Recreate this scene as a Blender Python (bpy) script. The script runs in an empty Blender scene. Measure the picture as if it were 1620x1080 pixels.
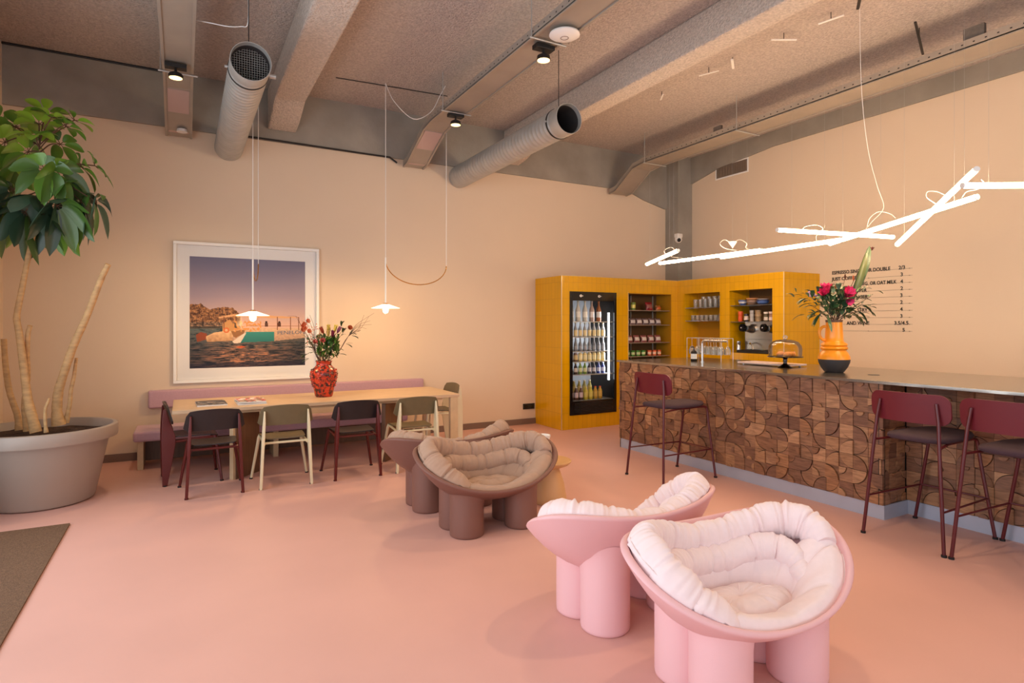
import bpy, bmesh, math, random
from mathutils import Vector, Matrix, noise
random.seed(7)
R = math.radians
PI = math.pi
scene = bpy.context.scene
COL = scene.collection

# ------------------------------------------------------------------ camera
CAM_H = 1.5
cam_data = bpy.data.cameras.new('camera')
cam = bpy.data.objects.new('camera', cam_data)
COL.objects.link(cam)
cam.location = (0, 0, CAM_H)
cam.rotation_euler = (R(90), 0, R(-28.8))
cam_data.sensor_width = 36
cam_data.lens = 36 * 946.6 / 1620
cam_data.shift_y = -26 / 1620
cam_data.clip_start = 0.05
scene.camera = cam

# ------------------------------------------------------------------ world, exposure, big lights
world = bpy.data.worlds.new('world')
scene.world = world
world.use_nodes = True
world.node_tree.nodes['Background'].inputs[0].default_value = (0.75, 0.86, 1.0, 1)
world.node_tree.nodes['Background'].inputs[1].default_value = 1.2
scene.view_settings.view_transform = 'Standard'
scene.view_settings.look = 'None'
scene.view_settings.gamma = 1
scene.view_settings.use_curve_mapping = False
scene.view_settings.exposure = -0.12
scene.cycles.use_denoising = True
scene.cycles.max_bounces = 8
scene.cycles.diffuse_bounces = 5
scene.cycles.glossy_bounces = 4
scene.cycles.transmission_bounces = 8
scene.cycles.transparent_max_bounces = 40
scene.cycles.caustics_reflective = False
scene.cycles.caustics_refractive = False
scene.cycles.sample_clamp_indirect = 6


def area_light(name, loc, rot, sx, sy, power, color):
    l = bpy.data.lights.new(name, 'AREA')
    l.shape = 'RECTANGLE'
    l.size = sx
    l.size_y = sy
    l.energy = power
    l.color = color
    o = bpy.data.objects.new(name, l)
    o.location = loc
    o.rotation_euler = rot
    COL.objects.link(o)
    return o


# daylight entering through the glazed front (left wall) and the windows behind the camera, plus an added fill
area_light('daylight_left', (-1.50, 1.5, 1.75), (0, R(-90), 0), 2.9, 8.2, 185, (0.88, 0.94, 1.0))
area_light('daylight_front', (1.45, -3.35, 1.9), (R(90), 0, 0), 5.6, 2.9, 28, (1.0, 0.95, 0.90))
area_light('bar_wall_fill', (5.9, -3.35, 1.9), (R(90), 0, R(-12)), 2.8, 2.9, 85, (0.95, 0.96, 1.0))  # added fill, angled to brighten the lower right wall and counter


# ------------------------------------------------------------------ colour + material helpers
def lin(c):
    out = []
    for v in c:
        v = v / 255
        out.append(v / 12.92 if v <= 0.04045 else ((v + 0.055) / 1.055) ** 2.4)
    return tuple(out)


def new_mat(name):
    m = bpy.data.materials.new(name)
    m.use_nodes = True
    nt = m.node_tree
    return m, nt, nt.nodes['Principled BSDF']


def coord(nt, scale=(1, 1, 1)):
    g = nt.nodes.new('ShaderNodeTexCoord')
    mp = nt.nodes.new('ShaderNodeMapping')
    mp.inputs['Scale'].default_value = scale
    nt.links.new(g.outputs['Object'], mp.inputs['Vector'])
    return mp.outputs['Vector']


def mat(name, rgb, rough=0.5, metal=0.0, bump=0.0, bscale=50.0, vary=0.0, vscale=3.0, stretch=(1, 1, 1),
        detail=4.0, spec=0.5, coat=0.0, sheen=0.0, bdist=0.01):
    m, nt, b = new_mat(name)
    c = lin(rgb)
    b.inputs['Base Color'].default_value = (*c, 1)
    b.inputs['Roughness'].default_value = rough
    b.inputs['Metallic'].default_value = metal
    b.inputs['Specular IOR Level'].default_value = spec
    b.inputs['Coat Weight'].default_value = coat
    if sheen:
        b.inputs['Sheen Weight'].default_value = sheen
    vec = coord(nt, stretch)
    if vary > 0:
        n = nt.nodes.new('ShaderNodeTexNoise')
        n.inputs['Scale'].default_value = vscale
        n.inputs['Detail'].default_value = detail
        nt.links.new(vec, n.inputs['Vector'])
        r = nt.nodes.new('ShaderNodeValToRGB')
        r.color_ramp.elements[0].position = 0.3
        r.color_ramp.elements[1].position = 0.7
        r.color_ramp.elements[0].color = (*[max(0, x * (1 - vary)) for x in c], 1)
        r.color_ramp.elements[1].color = (*[min(1, x * (1 + vary)) for x in c], 1)
        nt.links.new(n.outputs['Fac'], r.inputs['Fac'])
        nt.links.new(r.outputs['Color'], b.inputs['Base Color'])
    if bump > 0:
        n2 = nt.nodes.new('ShaderNodeTexNoise')
        n2.inputs['Scale'].default_value = bscale
        n2.inputs['Detail'].default_value = 5
        nt.links.new(vec, n2.inputs['Vector'])
        bp = nt.nodes.new('ShaderNodeBump')
        bp.inputs['Strength'].default_value = bump
        bp.inputs['Distance'].default_value = bdist
        nt.links.new(n2.outputs['Fac'], bp.inputs['Height'])
        nt.links.new(bp.outputs['Normal'], b.inputs['Normal'])
    return m


def emit_mat(name, rgb, strength):
    m, nt, b = new_mat(name)
    b.inputs['Base Color'].default_value = (*rgb, 1)
    b.inputs['Emission Color'].default_value = (*rgb, 1)
    b.inputs['Emission Strength'].default_value = strength
    return m


def glass_mat(name, rgb=(255, 255, 255), rough=0.0, cap=1.0, fres=0.12, glint_mix=0.0):
    """thin clear glass: mostly transparent with fresnel reflections"""
    m, nt, b = new_mat(name)
    nt.nodes.remove(b)
    out = nt.nodes['Material Output']
    tr = nt.nodes.new('ShaderNodeBsdfTransparent')
    tr.inputs['Color'].default_value = (*lin(rgb), 1)
    gl = nt.nodes.new('ShaderNodeBsdfGlossy')
    gl.inputs['Roughness'].default_value = rough
    lw = nt.nodes.new('ShaderNodeLayerWeight')
    lw.inputs['Blend'].default_value = fres
    mx = nt.nodes.new('ShaderNodeMixShader')
    mm = nt.nodes.new('ShaderNodeMath'); mm.operation = 'MULTIPLY'; mm.inputs[1].default_value = cap
    nt.links.new(lw.outputs['Fresnel'], mm.inputs[0])
    nt.links.new(mm.outputs[0], mx.inputs[0])
    nt.links.new(tr.outputs[0], mx.inputs[1])
    nt.links.new(gl.outputs[0], mx.inputs[2])
    res = mx
    if glint_mix:  # white diffuse share stands in for glints on the glass
        df = nt.nodes.new('ShaderNodeBsdfDiffuse')
        m2 = nt.nodes.new('ShaderNodeMixShader'); m2.inputs[0].default_value = glint_mix
        nt.links.new(mx.outputs[0], m2.inputs[1]); nt.links.new(df.outputs[0], m2.inputs[2])
        res = m2
    nt.links.new(res.outputs[0], out.inputs['Surface'])
    return m


def attr_mat(name, rough=0.5, grain=None, bump=0.0, spec=0.5, coat=0.0, mul=1.0):
    """colour from the mesh's own pigment attribute, optional wood grain"""
    m, nt, b = new_mat(name)
    b.inputs['Roughness'].default_value = rough
    b.inputs['Specular IOR Level'].default_value = spec
    b.inputs['Coat Weight'].default_value = coat
    a = nt.nodes.new('ShaderNodeAttribute')
    a.attribute_name = 'pigment'
    src = a.outputs['Color']
    if grain:
        vec = coord(nt, grain)
        n = nt.nodes.new('ShaderNodeTexNoise')
        n.inputs['Scale'].default_value = 9
        n.inputs['Detail'].default_value = 6
        n.inputs['Distortion'].default_value = 0.6
        nt.links.new(vec, n.inputs['Vector'])
        r = nt.nodes.new('ShaderNodeValToRGB')
        r.color_ramp.elements[0].position = 0.32
        r.color_ramp.elements[1].position = 0.68
        r.color_ramp.elements[0].color = (0.62, 0.58, 0.55, 1)
        r.color_ramp.elements[1].color = (1.15, 1.12, 1.08, 1)
        nt.links.new(n.outputs['Fac'], r.inputs['Fac'])
        mx = nt.nodes.new('ShaderNodeMix')
        mx.data_type = 'RGBA'
        mx.blend_type = 'MULTIPLY'
        mx.inputs['Factor'].default_value = 1
        nt.links.new(src, mx.inputs['A'])
        nt.links.new(r.outputs['Color'], mx.inputs['B'])
        src = mx.outputs['Result']
        if bump:
            bp = nt.nodes.new('ShaderNodeBump')
            bp.inputs['Strength'].default_value = bump
            bp.inputs['Distance'].default_value = 0.003
            nt.links.new(n.outputs['Fac'], bp.inputs['Height'])
            nt.links.new(bp.outputs['Normal'], b.inputs['Normal'])
    nt.links.new(src, b.inputs['Base Color'])
    return m


def wood_mat(name, rgb, stretch=(1, 12, 12), vary=0.22, rough=0.45, scale=4):
    return mat(name, rgb, rough, vary=vary, vscale=scale, stretch=stretch, detail=8, bump=0.05, bscale=20)


def tile_mat(name, rgb, tw, th):
    m, nt, b = new_mat(name)
    geo = nt.nodes.new('ShaderNodeNewGeometry')
    sp = nt.nodes.new('ShaderNodeSeparateXYZ')
    sn = nt.nodes.new('ShaderNodeSeparateXYZ')
    nt.links.new(geo.outputs['Position'], sp.inputs[0])
    nt.links.new(geo.outputs['Normal'], sn.inputs[0])
    ab = nt.nodes.new('ShaderNodeMath'); ab.operation = 'ABSOLUTE'
    nt.links.new(sn.outputs['X'], ab.inputs[0])
    gt = nt.nodes.new('ShaderNodeMath'); gt.operation = 'GREATER_THAN'; gt.inputs[1].default_value = 0.5
    nt.links.new(ab.outputs[0], gt.inputs[0])
    mx = nt.nodes.new('ShaderNodeMix'); mx.data_type = 'FLOAT'
    nt.links.new(gt.outputs[0], mx.inputs['Factor'])
    nt.links.new(sp.outputs['X'], mx.inputs['A'])
    nt.links.new(sp.outputs['Y'], mx.inputs['B'])
    cb = nt.nodes.new('ShaderNodeCombineXYZ')
    nt.links.new(mx.outputs['Result'], cb.inputs['X'])
    nt.links.new(sp.outputs['Z'], cb.inputs['Y'])
    br = nt.nodes.new('ShaderNodeTexBrick')
    br.offset = 0
    br.inputs['Scale'].default_value = 1
    br.inputs['Brick Width'].default_value = tw
    br.inputs['Row Height'].default_value = th
    br.inputs['Mortar Size'].default_value = 0.0016
    br.inputs['Mortar Smooth'].default_value = 0.3
    br.inputs['Bias'].default_value = 0
    c = lin(rgb)
    br.inputs['Color1'].default_value = (*[x * 0.97 for x in c], 1)
    br.inputs['Color2'].default_value = (*[min(1, x * 1.03) for x in c], 1)
    br.inputs['Mortar'].default_value = (*[x * 0.6 for x in c], 1)
    nt.links.new(cb.outputs[0], br.inputs['Vector'])
    nt.links.new(br.outputs['Color'], b.inputs['Base Color'])
    n = nt.nodes.new('ShaderNodeTexNoise')
    n.inputs['Scale'].default_value = 14
    nt.links.new(cb.outputs[0], n.inputs['Vector'])
    sub = nt.nodes.new('ShaderNodeMath'); sub.operation = 'MULTIPLY_ADD'
    sub.inputs[1].default_value = -0.8
    nt.links.new(br.outputs['Fac'], sub.inputs[0])
    nt.links.new(n.outputs['Fac'], sub.inputs[2])
    bp = nt.nodes.new('ShaderNodeBump')
    bp.inputs['Strength'].default_value = 0.25
    bp.inputs['Distance'].default_value = 0.004
    nt.links.new(sub.outputs[0], bp.inputs['Height'])
    nt.links.new(bp.outputs['Normal'], b.inputs['Normal'])
    b.inputs['Roughness'].default_value = 0.13
    return m


M = {}
M['wall'] = mat('cream_plaster', (222, 201, 176), 0.85, bump=0.12, bscale=160, vary=0.015, vscale=1.2)
M['floor'] = mat('pink_floor', (216, 168, 156), 0.5, vary=0.04, vscale=1.3, bump=0.02, bscale=6, spec=0.35)
M['ceiling'] = mat('sprayed_ceiling', (192, 180, 172), 0.95, bump=1.0, bscale=55, vary=0.2, vscale=45, detail=6, bdist=0.03)
M['beam'] = mat('sprayed_beam', (208, 196, 184), 0.95, bump=1.0, bscale=55, vary=0.18, vscale=45, detail=6, bdist=0.03)
M['concrete'] = mat('bare_concrete', (150, 144, 134), 0.85, bump=0.3, bscale=18, vary=0.16, vscale=2.2, detail=8)
M['baseboard'] = mat('brown_skirting', (122, 98, 84), 0.5)
M['galv'] = mat('galvanised_steel', (188, 188, 184), 0.42, 0.5, vary=0.08, vscale=8)
M['tray'] = mat('painted_tray', (168, 158, 146), 0.5, 0.35, vary=0.06, vscale=4)
M['duct_inside'] = mat('dull_duct_inside', (70, 66, 66), 0.6, 0.3)
M['plate_grey'] = mat('weathered_zinc', (104, 98, 92), 0.6, 0.2, vary=0.2, vscale=20)
M['tray_pale'] = mat('pale_tray_lining', (186, 160, 152), 0.7)
M['dark'] = mat('matt_black', (24, 22, 22), 0.5)
M['blackgloss'] = mat('gloss_black', (16, 16, 17), 0.15)
M['white'] = mat('white_plastic', (236, 234, 230), 0.4)
M['white_metal'] = mat('white_metal', (240, 238, 232), 0.3)
M['brass'] = mat('brass', (214, 164, 82), 0.25, 1.0)
M['chrome'] = mat('brushed_chrome', (205, 205, 205), 0.22, 1.0)
M['steel'] = mat('stainless_top', (168, 160, 150), 0.2, 0.9, vary=0.05, vscale=2, bump=0.02, bscale=3)
M['kick'] = mat('kick_plate_steel', (178, 184, 200), 0.42, 0.3, vary=0.06, vscale=3)
M['tile'] = tile_mat('ochre_glazed_tile', (218, 162, 6), 0.082, 0.235)
M['tile_edge'] = mat('tile_edge_trim', (222, 205, 170), 0.3, 0.5)
M['niche'] = mat('niche_lining', (176, 122, 20), 0.4)
M['niche_shaded'] = mat('shaded_niche_lining', (92, 62, 28), 0.5)  # niche lining with the shade of the recess put into its colour
M['oak'] = wood_mat('oak_veneer', (206, 176, 142), (1, 14, 14), 0.14)
M['ply_edge'] = mat('pale_plywood', (205, 178, 140), 0.55, vary=0.08, vscale=12)
M['oak_leg'] = wood_mat('brown_table_leg', (106, 74, 52), (12, 12, 1), 0.16)
M['pink_fabric'] = mat('mauve_upholstery', (190, 152, 162), 0.95, bump=0.35, bscale=350, vary=0.04, vscale=60, sheen=0.3, bdist=0.002)
M['mat_fabric'] = mat('coir_mat', (112, 84, 62), 0.98, bump=0.9, bscale=180, vary=0.32, vscale=110, bdist=0.006)
M['pot'] = mat('grey_pot', (164, 148, 136), 0.42, bump=0.03, bscale=80)
M['soil'] = mat('soil', (62, 42, 32), 0.98, bump=1.0, bscale=30, vary=0.4, vscale=25, bdist=0.03)
M['bark'] = mat('pale_bark', (196, 156, 108), 0.8, bump=0.5, bscale=24, vary=0.18, vscale=14, stretch=(1, 1, 2.5))
M['twig'] = mat('brown_twig', (92, 62, 44), 0.8)
M['leaf'] = attr_mat('leaf', 0.32, spec=0.6)
M['oxblood'] = mat('oxblood_steel', (88, 20, 16), 0.35)
M['cream_steel'] = mat('cream_steel', (222, 208, 172), 0.35)
M['black_ply'] = mat('black_ply', (34, 28, 30), 0.4, vary=0.08, vscale=20)
M['olive_ply'] = mat('olive_ply', (104, 92, 66), 0.42, vary=0.05, vscale=20)
M['stool_steel'] = mat('wine_red_steel', (86, 20, 26), 0.35)
M['stool_back'] = mat('wine_red_back', (102, 20, 34), 0.42)
M['stool_seat'] = mat('aubergine_wool', (66, 46, 54), 0.95, bump=0.3, bscale=400, vary=0.08, vscale=90, bdist=0.002)
M['shell_pink'] = mat('pink_moulded_plastic', (230, 182, 184), 0.5, bump=0.05, bscale=220)
M['shell_brown'] = mat('brown_moulded_plastic', (124, 84, 72), 0.5, bump=0.05, bscale=220)
M['cushion_pink'] = mat('blush_canvas', (238, 218, 218), 0.92, bump=0.25, bscale=300, vary=0.02, vscale=30, sheen=0.2, bdist=0.002)
M['cushion_brown'] = mat('taupe_canvas', (176, 144, 122), 0.92, bump=0.25, bscale=300, vary=0.03, vscale=30, sheen=0.2, bdist=0.002)
M['side_table'] = mat('sand_moulded_plastic', (212, 168, 116), 0.5, bump=0.05, bscale=220)
M['glass'] = glass_mat('clear_glass')
M['glass_pic'] = glass_mat('picture_glass', cap=0.7, fres=0.10)
M['glass_dome'] = glass_mat('dome_glass', (252, 250, 248), 0.01, 0.7, 0.2)
M['glass_thin'] = glass_mat('drinking_glass', (250, 252, 252), 0.06, 0.8, 0.3, .13)
M['glass_smoke'] = glass_mat('smoked_glass', (110, 70, 55), 0.02, fres=0.4)
M['tube'] = emit_mat('lit_tube', (1.0, 0.68, 0.40), 52)
M['shade_lit'] = emit_mat('lit_shade', (1.0, 0.86, 0.66), 1.6)
M['bulb'] = emit_mat('lit_bulb', (1.0, 0.62, 0.26), 60)
M['spot'] = emit_mat('lit_spot', (1.0, 0.70, 0.30), 3.2)
M['led'] = emit_mat('lit_fridge_led', (0.92, 0.96, 1.0), 14)
M['wood_relief'] = attr_mat('walnut_relief', 0.5, (1, 1, 7), 0.15, spec=0.4)
M['picture'] = attr_mat('printed_photograph', 0.6, spec=0.2)
M['paint'] = attr_mat('printed_packaging', 0.35)
M['petal'] = attr_mat('petals', 0.6, spec=0.3)
M['vase_red'] = mat('red_drip_glaze', (214, 70, 34), 0.25, vary=0.0)
M['vase_orange'] = mat('orange_glaze', (246, 152, 24), 0.3, vary=0.04, vscale=6)
M['vase_dark'] = mat('charcoal_glaze', (52, 48, 50), 0.55)
M['soap'] = mat('dark_bottle', (28, 22, 20), 0.2)
M['paper'] = mat('white_paper', (236, 232, 226), 0.7)
M['pastry'] = mat('baked_pastry', (226, 150, 66), 0.7, bump=0.5, bscale=40, vary=0.2, vscale=20)
M['grille'] = mat('vent_grille', (150, 132, 116), 0.5, 0.3)
M['rubber'] = mat('black_rubber', (20, 18, 18), 0.7)
M['lens'] = mat('camera_lens', (10, 10, 12), 0.1)

# glaze of the red vase: dark crackle patches
_nt = M['vase_red'].node_tree
_b = _nt.nodes['Principled BSDF']
_n = _nt.nodes.new('ShaderNodeTexNoise'); _n.inputs['Scale'].default_value = 30; _n.inputs['Detail'].default_value = 6
_r = _nt.nodes.new('ShaderNodeValToRGB')
_r.color_ramp.elements[0].position = 0.42; _r.color_ramp.elements[0].color = (0.07, 0.02, 0.015, 1)
_r.color_ramp.elements[1].position = 0.56; _r.color_ramp.elements[1].color = (*lin((200, 62, 36)), 1)
_nt.links.new(coord(_nt), _n.inputs['Vector'])
_nt.links.new(_n.outputs['Fac'], _r.inputs['Fac'])
_nt.links.new(_r.outputs['Color'], _b.inputs['Base Color'])


# ------------------------------------------------------------------ mesh builder
class MB:
    def __init__(self):
        self.v, self.f, self.c, self.mi = [], [], [], []
        self.col = (1, 1, 1)
        self.m = 0

    def face(self, idx):
        self.f.append(tuple(idx)); self.c.append(self.col); self.mi.append(self.m)

    def add(self, verts, faces):
        o = len(self.v)
        self.v += [tuple(p) for p in verts]
        for f in faces:
            self.face([i + o for i in f])

    def box(self, x0, x1, y0, y1, z0, z1):
        self.add([(x0, y0, z0), (x1, y0, z0), (x1, y1, z0), (x0, y1, z0), (x0, y0, z1), (x1, y0, z1), (x1, y1, z1), (x0, y1, z1)],
                 [(0, 3, 2, 1), (4, 5, 6, 7), (0, 1, 5, 4), (1, 2, 6, 5), (2, 3, 7, 6), (3, 0, 4, 7)])

    def hexa(self, p):      # 8 points: bottom ring then top ring
        self.add(p, [(0, 3, 2, 1), (4, 5, 6, 7), (0, 1, 5, 4), (1, 2, 6, 5), (2, 3, 7, 6), (3, 0, 4, 7)])

    def rings(self, rings, closed=True, cap0=True, cap1=True):
        o = len(self.v)
        n = len(rings[0])
        for r in rings:
            self.v += [tuple(p) for p in r]
        for i in range(len(rings) - 1):
            for j in range(n if closed else n - 1):
                k = (j + 1) % n
                self.face((o + i * n + j, o + i * n + k, o + (i + 1) * n + k, o + (i + 1) * n + j))
        if cap0 and closed:
            self.face([o + j for j in reversed(range(n))])
        if cap1 and closed:
            b = o + (len(rings) - 1) * n
            self.face([b + j for j in range(n)])

    def lathe(self, prof, n=32, c=(0, 0, 0), cap0=True, cap1=True, sx=1, sy=1):
        rr = []
        for r, z in prof:
            r = max(r, 0.0004)
            rr.append([(c[0] + sx * r * math.cos(2 * PI * j / n), c[1] + sy * r * math.sin(2 * PI * j / n), c[2] + z) for j in range(n)])
        self.rings(rr, True, cap0, cap1)

    def tube(self, pts, r, n=10, caps=True, flat=1.0):
        pts = [Vector(p) for p in pts]
        rad = r if isinstance(r, (list, tuple)) else [r] * len(pts)
        t0 = (pts[1] - pts[0]).normalized()
        up = Vector((0, 0, 1)) if abs(t0.z) < 0.9 else Vector((1, 0, 0))
        a = t0.cross(up).normalized()
        rr = []
        for i, p in enumerate(pts):
            if i == 0: t = pts[1] - pts[0]
            elif i == len(pts) - 1: t = pts[-1] - pts[-2]
            else: t = (pts[i + 1] - pts[i]).normalized() + (pts[i] - pts[i - 1]).normalized()
            t.normalize()
            a = (a - t * a.dot(t)).normalized()
            b = t.cross(a)
            rr.append([p + (a * math.cos(2 * PI * j / n) + b * math.sin(2 * PI * j / n) * flat) * rad[i] for j in range(n)])
        self.rings(rr, True, caps, caps)

    def prism(self, poly, fn, d0, d1):
        """poly in 2D, fn(u,v,d) -> 3D"""
        n = len(poly)
        o = len(self.v)
        self.v += [tuple(fn(u, v, d0)) for u, v in poly] + [tuple(fn(u, v, d1)) for u, v in poly]
        self.face([o + i for i in range(n)])
        self.face([o + n + i for i in reversed(range(n))])
        for i in range(n):
            j = (i + 1) % n
            self.face((o + i, o + n + i, o + n + j, o + j))

    def sphere(self, c, r, n=16, m=10, s=(1, 1, 1)):
        rr = []
        for i in range(m + 1):
            t = PI * i / m
            q = max(math.sin(t), 0.01)
            rr.append([(c[0] + s[0] * r * q * math.cos(2 * PI * j / n), c[1] + s[1] * r * q * math.sin(2 * PI * j / n),
                        c[2] - s[2] * r * math.cos(t)) for j in range(n)])
        self.rings(rr)

    def build(self, name, mats, parent=None, smooth=True, bevel=0, seg=2, angle=35, loc=None, subsurf=0):
        me = bpy.data.meshes.new(name)
        me.from_pydata(self.v, [], self.f)
        if not isinstance(mats, (list, tuple)): mats = [mats]
        for m in mats: me.materials.append(m)
        me.polygons.foreach_set('material_index', self.mi)
        at = me.color_attributes.new('pigment', 'FLOAT_COLOR', 'CORNER')
        buf = []
        for p, c in zip(me.polygons, self.c):
            buf += [c[0], c[1], c[2], 1.0] * p.loop_total
        at.data.foreach_set('color', buf)
        bm = bmesh.new(); bm.from_mesh(me)
        bmesh.ops.recalc_face_normals(bm, faces=bm.faces)
        bm.to_mesh(me); bm.free()
        if smooth:
            me.polygons.foreach_set('use_smooth', [True] * len(me.polygons))
            me.set_sharp_from_angle(angle=R(angle))
        me.update()
        o = bpy.data.objects.new(name, me)
        COL.objects.link(o)
        if parent: o.parent = parent
        if loc: o.location = loc
        if bevel:
            b = o.modifiers.new('bevel', 'BEVEL'); b.width = bevel; b.segments = seg; b.limit_method = 'ANGLE'; b.angle_limit = R(40)
            if not smooth: b.harden_normals = False
        if subsurf:
            s = o.modifiers.new('subsurf', 'SUBSURF'); s.levels = subsurf; s.render_levels = subsurf
        return o


ORD = ['first', 'second', 'third', 'fourth', 'fifth', 'sixth', 'seventh', 'eighth', 'ninth']


def tag(o, label, cat, group=None, kind=None):
    o['label'] = label
    o['category'] = cat
    if group: o['group'] = group
    if kind: o['kind'] = kind
    return o


def thing(name, label, cat, loc=(0, 0, 0), rz=0, group=None):
    o = bpy.data.objects.new(name, None)
    o.empty_display_size = 0.1
    COL.objects.link(o)
    o.location = loc
    o.rotation_euler = (0, 0, rz)
    return tag(o, label, cat, group)


def struct(o):
    o['kind'] = 'structure'
    return o


def dup(root, loc, rz=None, label=None, group=None):
    def rec(src, par):
        c = src.copy()
        COL.objects.link(c)
        if par: c.parent = par
        for ch in list(src.children): rec(ch, c)
        return c
    r = rec(root, None)
    r.location = loc
    if rz is not None: r.rotation_euler = (0, 0, rz)
    if label: r['label'] = label
    if group: r['group'] = group
    return r


def rrect(w, h, r, n=5):
    pts = []
    for cx, cy, a in ((w / 2 - r, h / 2 - r, 0), (-w / 2 + r, h / 2 - r, 90), (-w / 2 + r, -h / 2 + r, 180), (w / 2 - r, -h / 2 + r, 270)):
        for i in range(n + 1):
            t = R(a + 90 * i / n)
            pts.append((cx + r * math.cos(t), cy + r * math.sin(t)))
    return pts


def bez(p0, p1, p2, p3, n=12):
    out = []
    for i in range(n + 1):
        t = i / n
        out.append(tuple((1 - t) ** 3 * a + 3 * (1 - t) ** 2 * t * b + 3 * (1 - t) * t * t * c + t ** 3 * d for a, b, c, d in zip(p0, p1, p2, p3)))
    return out


def spline(pts, k=4):
    P = [Vector(p) for p in pts]
    P = [2 * P[0] - P[1]] + P + [2 * P[-1] - P[-2]]
    out = []
    for i in range(1, len(P) - 2):
        for s in range(k):
            t = s / k
            out.append(0.5 * ((2 * P[i]) + (P[i + 1] - P[i - 1]) * t + (2 * P[i - 1] - 5 * P[i] + 4 * P[i + 1] - P[i + 2]) * t * t
                              + (-P[i - 1] + 3 * P[i] - 3 * P[i + 1] + P[i + 2]) * t ** 3))
    out.append(P[-2])
    return out


def text_mb(mb, s, size, fn, depth=0.002, xs=1.0, bold=0.0):
    cu = bpy.data.curves.new('lettering', 'FONT')
    cu.body = s
    cu.size = size
    cu.offset = bold
    cu.resolution_u = 3
    o = bpy.data.objects.new('lettering', cu)
    COL.objects.link(o)
    dg = bpy.context.evaluated_depsgraph_get()
    me = bpy.data.meshes.new_from_object(o.evaluated_get(dg))
    vs = [fn(v.co.x * xs, v.co.y, depth) for v in me.vertices]
    w = max([v.co.x * xs for v in me.vertices] or [0])
    mb.add(vs, [tuple(p.vertices) for p in me.polygons])
    bpy.data.objects.remove(o)
    bpy.data.meshes.remove(me)
    bpy.data.curves.remove(cu)
    return w


F_, HY_ = 946.6, 514.0
S_, C_ = math.sin(R(28.8)), math.cos(R(28.8))


def ray(px, py, d):
    """survey helper: photo pixel + measured depth -> place in the room"""
    u = (px - 810) / F_
    return Vector((d * (S_ + u * C_), d * (C_ - u * S_), CAM_H + (HY_ - py) / F_ * d))


XL, XR, YF, YB, ZC = -1.61, 7.686, -3.5, 7.845, 4.37

# ------------------------------------------------------------------ structure
mb = MB(); mb.box(XL - .2, XR + .2, YF - .2, YB + .2, -0.12, 0)
struct(mb.build('floor', M['floor'], smooth=False))
mb = MB(); mb.box(XL - .2, XR + .2, YF - .2, YB + .2, ZC, ZC + .15)
struct(mb.build('ceiling', M['ceiling'], smooth=False))
mb = MB(); mb.box(XL - .2, XR + .2, YB, YB + .2, 0, ZC)
struct(mb.build('wall_back', M['wall'], smooth=False))
mb = MB(); mb.box(XR, XR + .2, YF, YB, 0, ZC)
struct(mb.build('wall_right', M['wall'], smooth=False))
mb = MB()
mb.box(XL - .2, XL, 5.9, YB, 0, ZC)
mb.box(XL - .2, XL, YF, 5.9, 0, 0.1)
mb.box(XL - .2, XL, YF, 5.9, 3.4, ZC)
for y in (-3.5, -0.4, 2.7):
    mb.box(XL - .2, XL, y, y + .25, .1, 3.4)
struct(mb.build('wall_left', M['wall'], smooth=False))
mb = MB()
mb.box(XL, XR, YF - .2, YF, 0, 0.3)
mb.box(XL, XR, YF - .2, YF, 3.5, ZC)
for x in (XL, 1.3, 4.3, XR - .25):
    mb.box(x, x + .25, YF - .2, YF, .3, 3.5)
struct(mb.build('wall_front', M['wall'], smooth=False))
k = 1
for (y0, y1) in ((-3.25, -.4), (-.15, 2.7), (2.95, 5.9)):
    fr = MB()
    for yy in (y0, (y0 + y1) / 2 - .03, y1 - .06):
        fr.box(XL - .12, XL - .06, yy, yy + .06, .1, 3.4)
    for zz in (.1, 2.3, 3.34):
        fr.box(XL - .119, XL - .061, y0, y1, zz, zz + .06)
    o = struct(fr.build('window_%d' % k, M['dark'], smooth=False))
    g = MB(); g.box(XL - .094, XL - .088, y0 + .01, y1 - .01, .12, 3.38)
    g.build('pane', M['glass'], o, smooth=False)
    k += 1
for (x0, x1) in ((XL + .25, 1.3), (1.55, 4.3), (4.55, XR - .25)):
    fr = MB()
    for xx in (x0, (x0 + x1) / 2 - .03, x1 - .06):
        fr.box(xx, xx + .06, YF - .12, YF - .06, .3, 3.5)
    for zz in (.3, 2.3, 3.44):
        fr.box(x0, x1, YF - .119, YF - .061, zz, zz + .06)
    o = struct(fr.build('window_%d' % k, M['dark'], smooth=False))
    g = MB(); g.box(x0 + .01, x1 - .01, YF - .094, YF - .088, .32, 3.48)
    g.build('pane', M['glass'], o, smooth=False)
    k += 1
mb = MB(); mb.box(XL, 4.72, YB - .015, YB, 0, 0.085)
struct(mb.build('baseboard_back', M['baseboard'], smooth=False))
mb = MB(); mb.box(XL, XL + .015, 5.9, YB - .015, 0, 0.085)
struct(mb.build('baseboard_left', M['baseboard'], smooth=False))

# concrete ring beam on the back wall with its haunch at the corner
mb = MB()
Yf = YB - .035
prof = [(XL, 3.745), (6.40, 3.745), (6.62, 3.70), (6.85, 3.62), (7.32, 3.51), (XR, 3.50), (XR, ZC), (XL, ZC)]
mb.prism(prof, lambda u, v, d: (u, d, v), Yf, YB)
struct(mb.build('trim_1', M['concrete'], smooth=False))
mb = MB()
Xf = XR - .035
prof = [(YF, 4.15), (5.9, 4.15), (6.45, 4.10), (6.95, 4.06), (7.2, 4.0), (Yf, 3.86), (Yf, ZC), (YF, ZC)]
mb.prism(prof, lambda u, v, d: (d, u, v), Xf, XR)
struct(mb.build('trim_2', M['concrete'], smooth=False))
# concrete corner column
mb = MB(); mb.box(7.36, XR, 7.54, YB, 0, ZC)
struct(mb.build('trim_3', M['concrete'], smooth=False))
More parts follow.
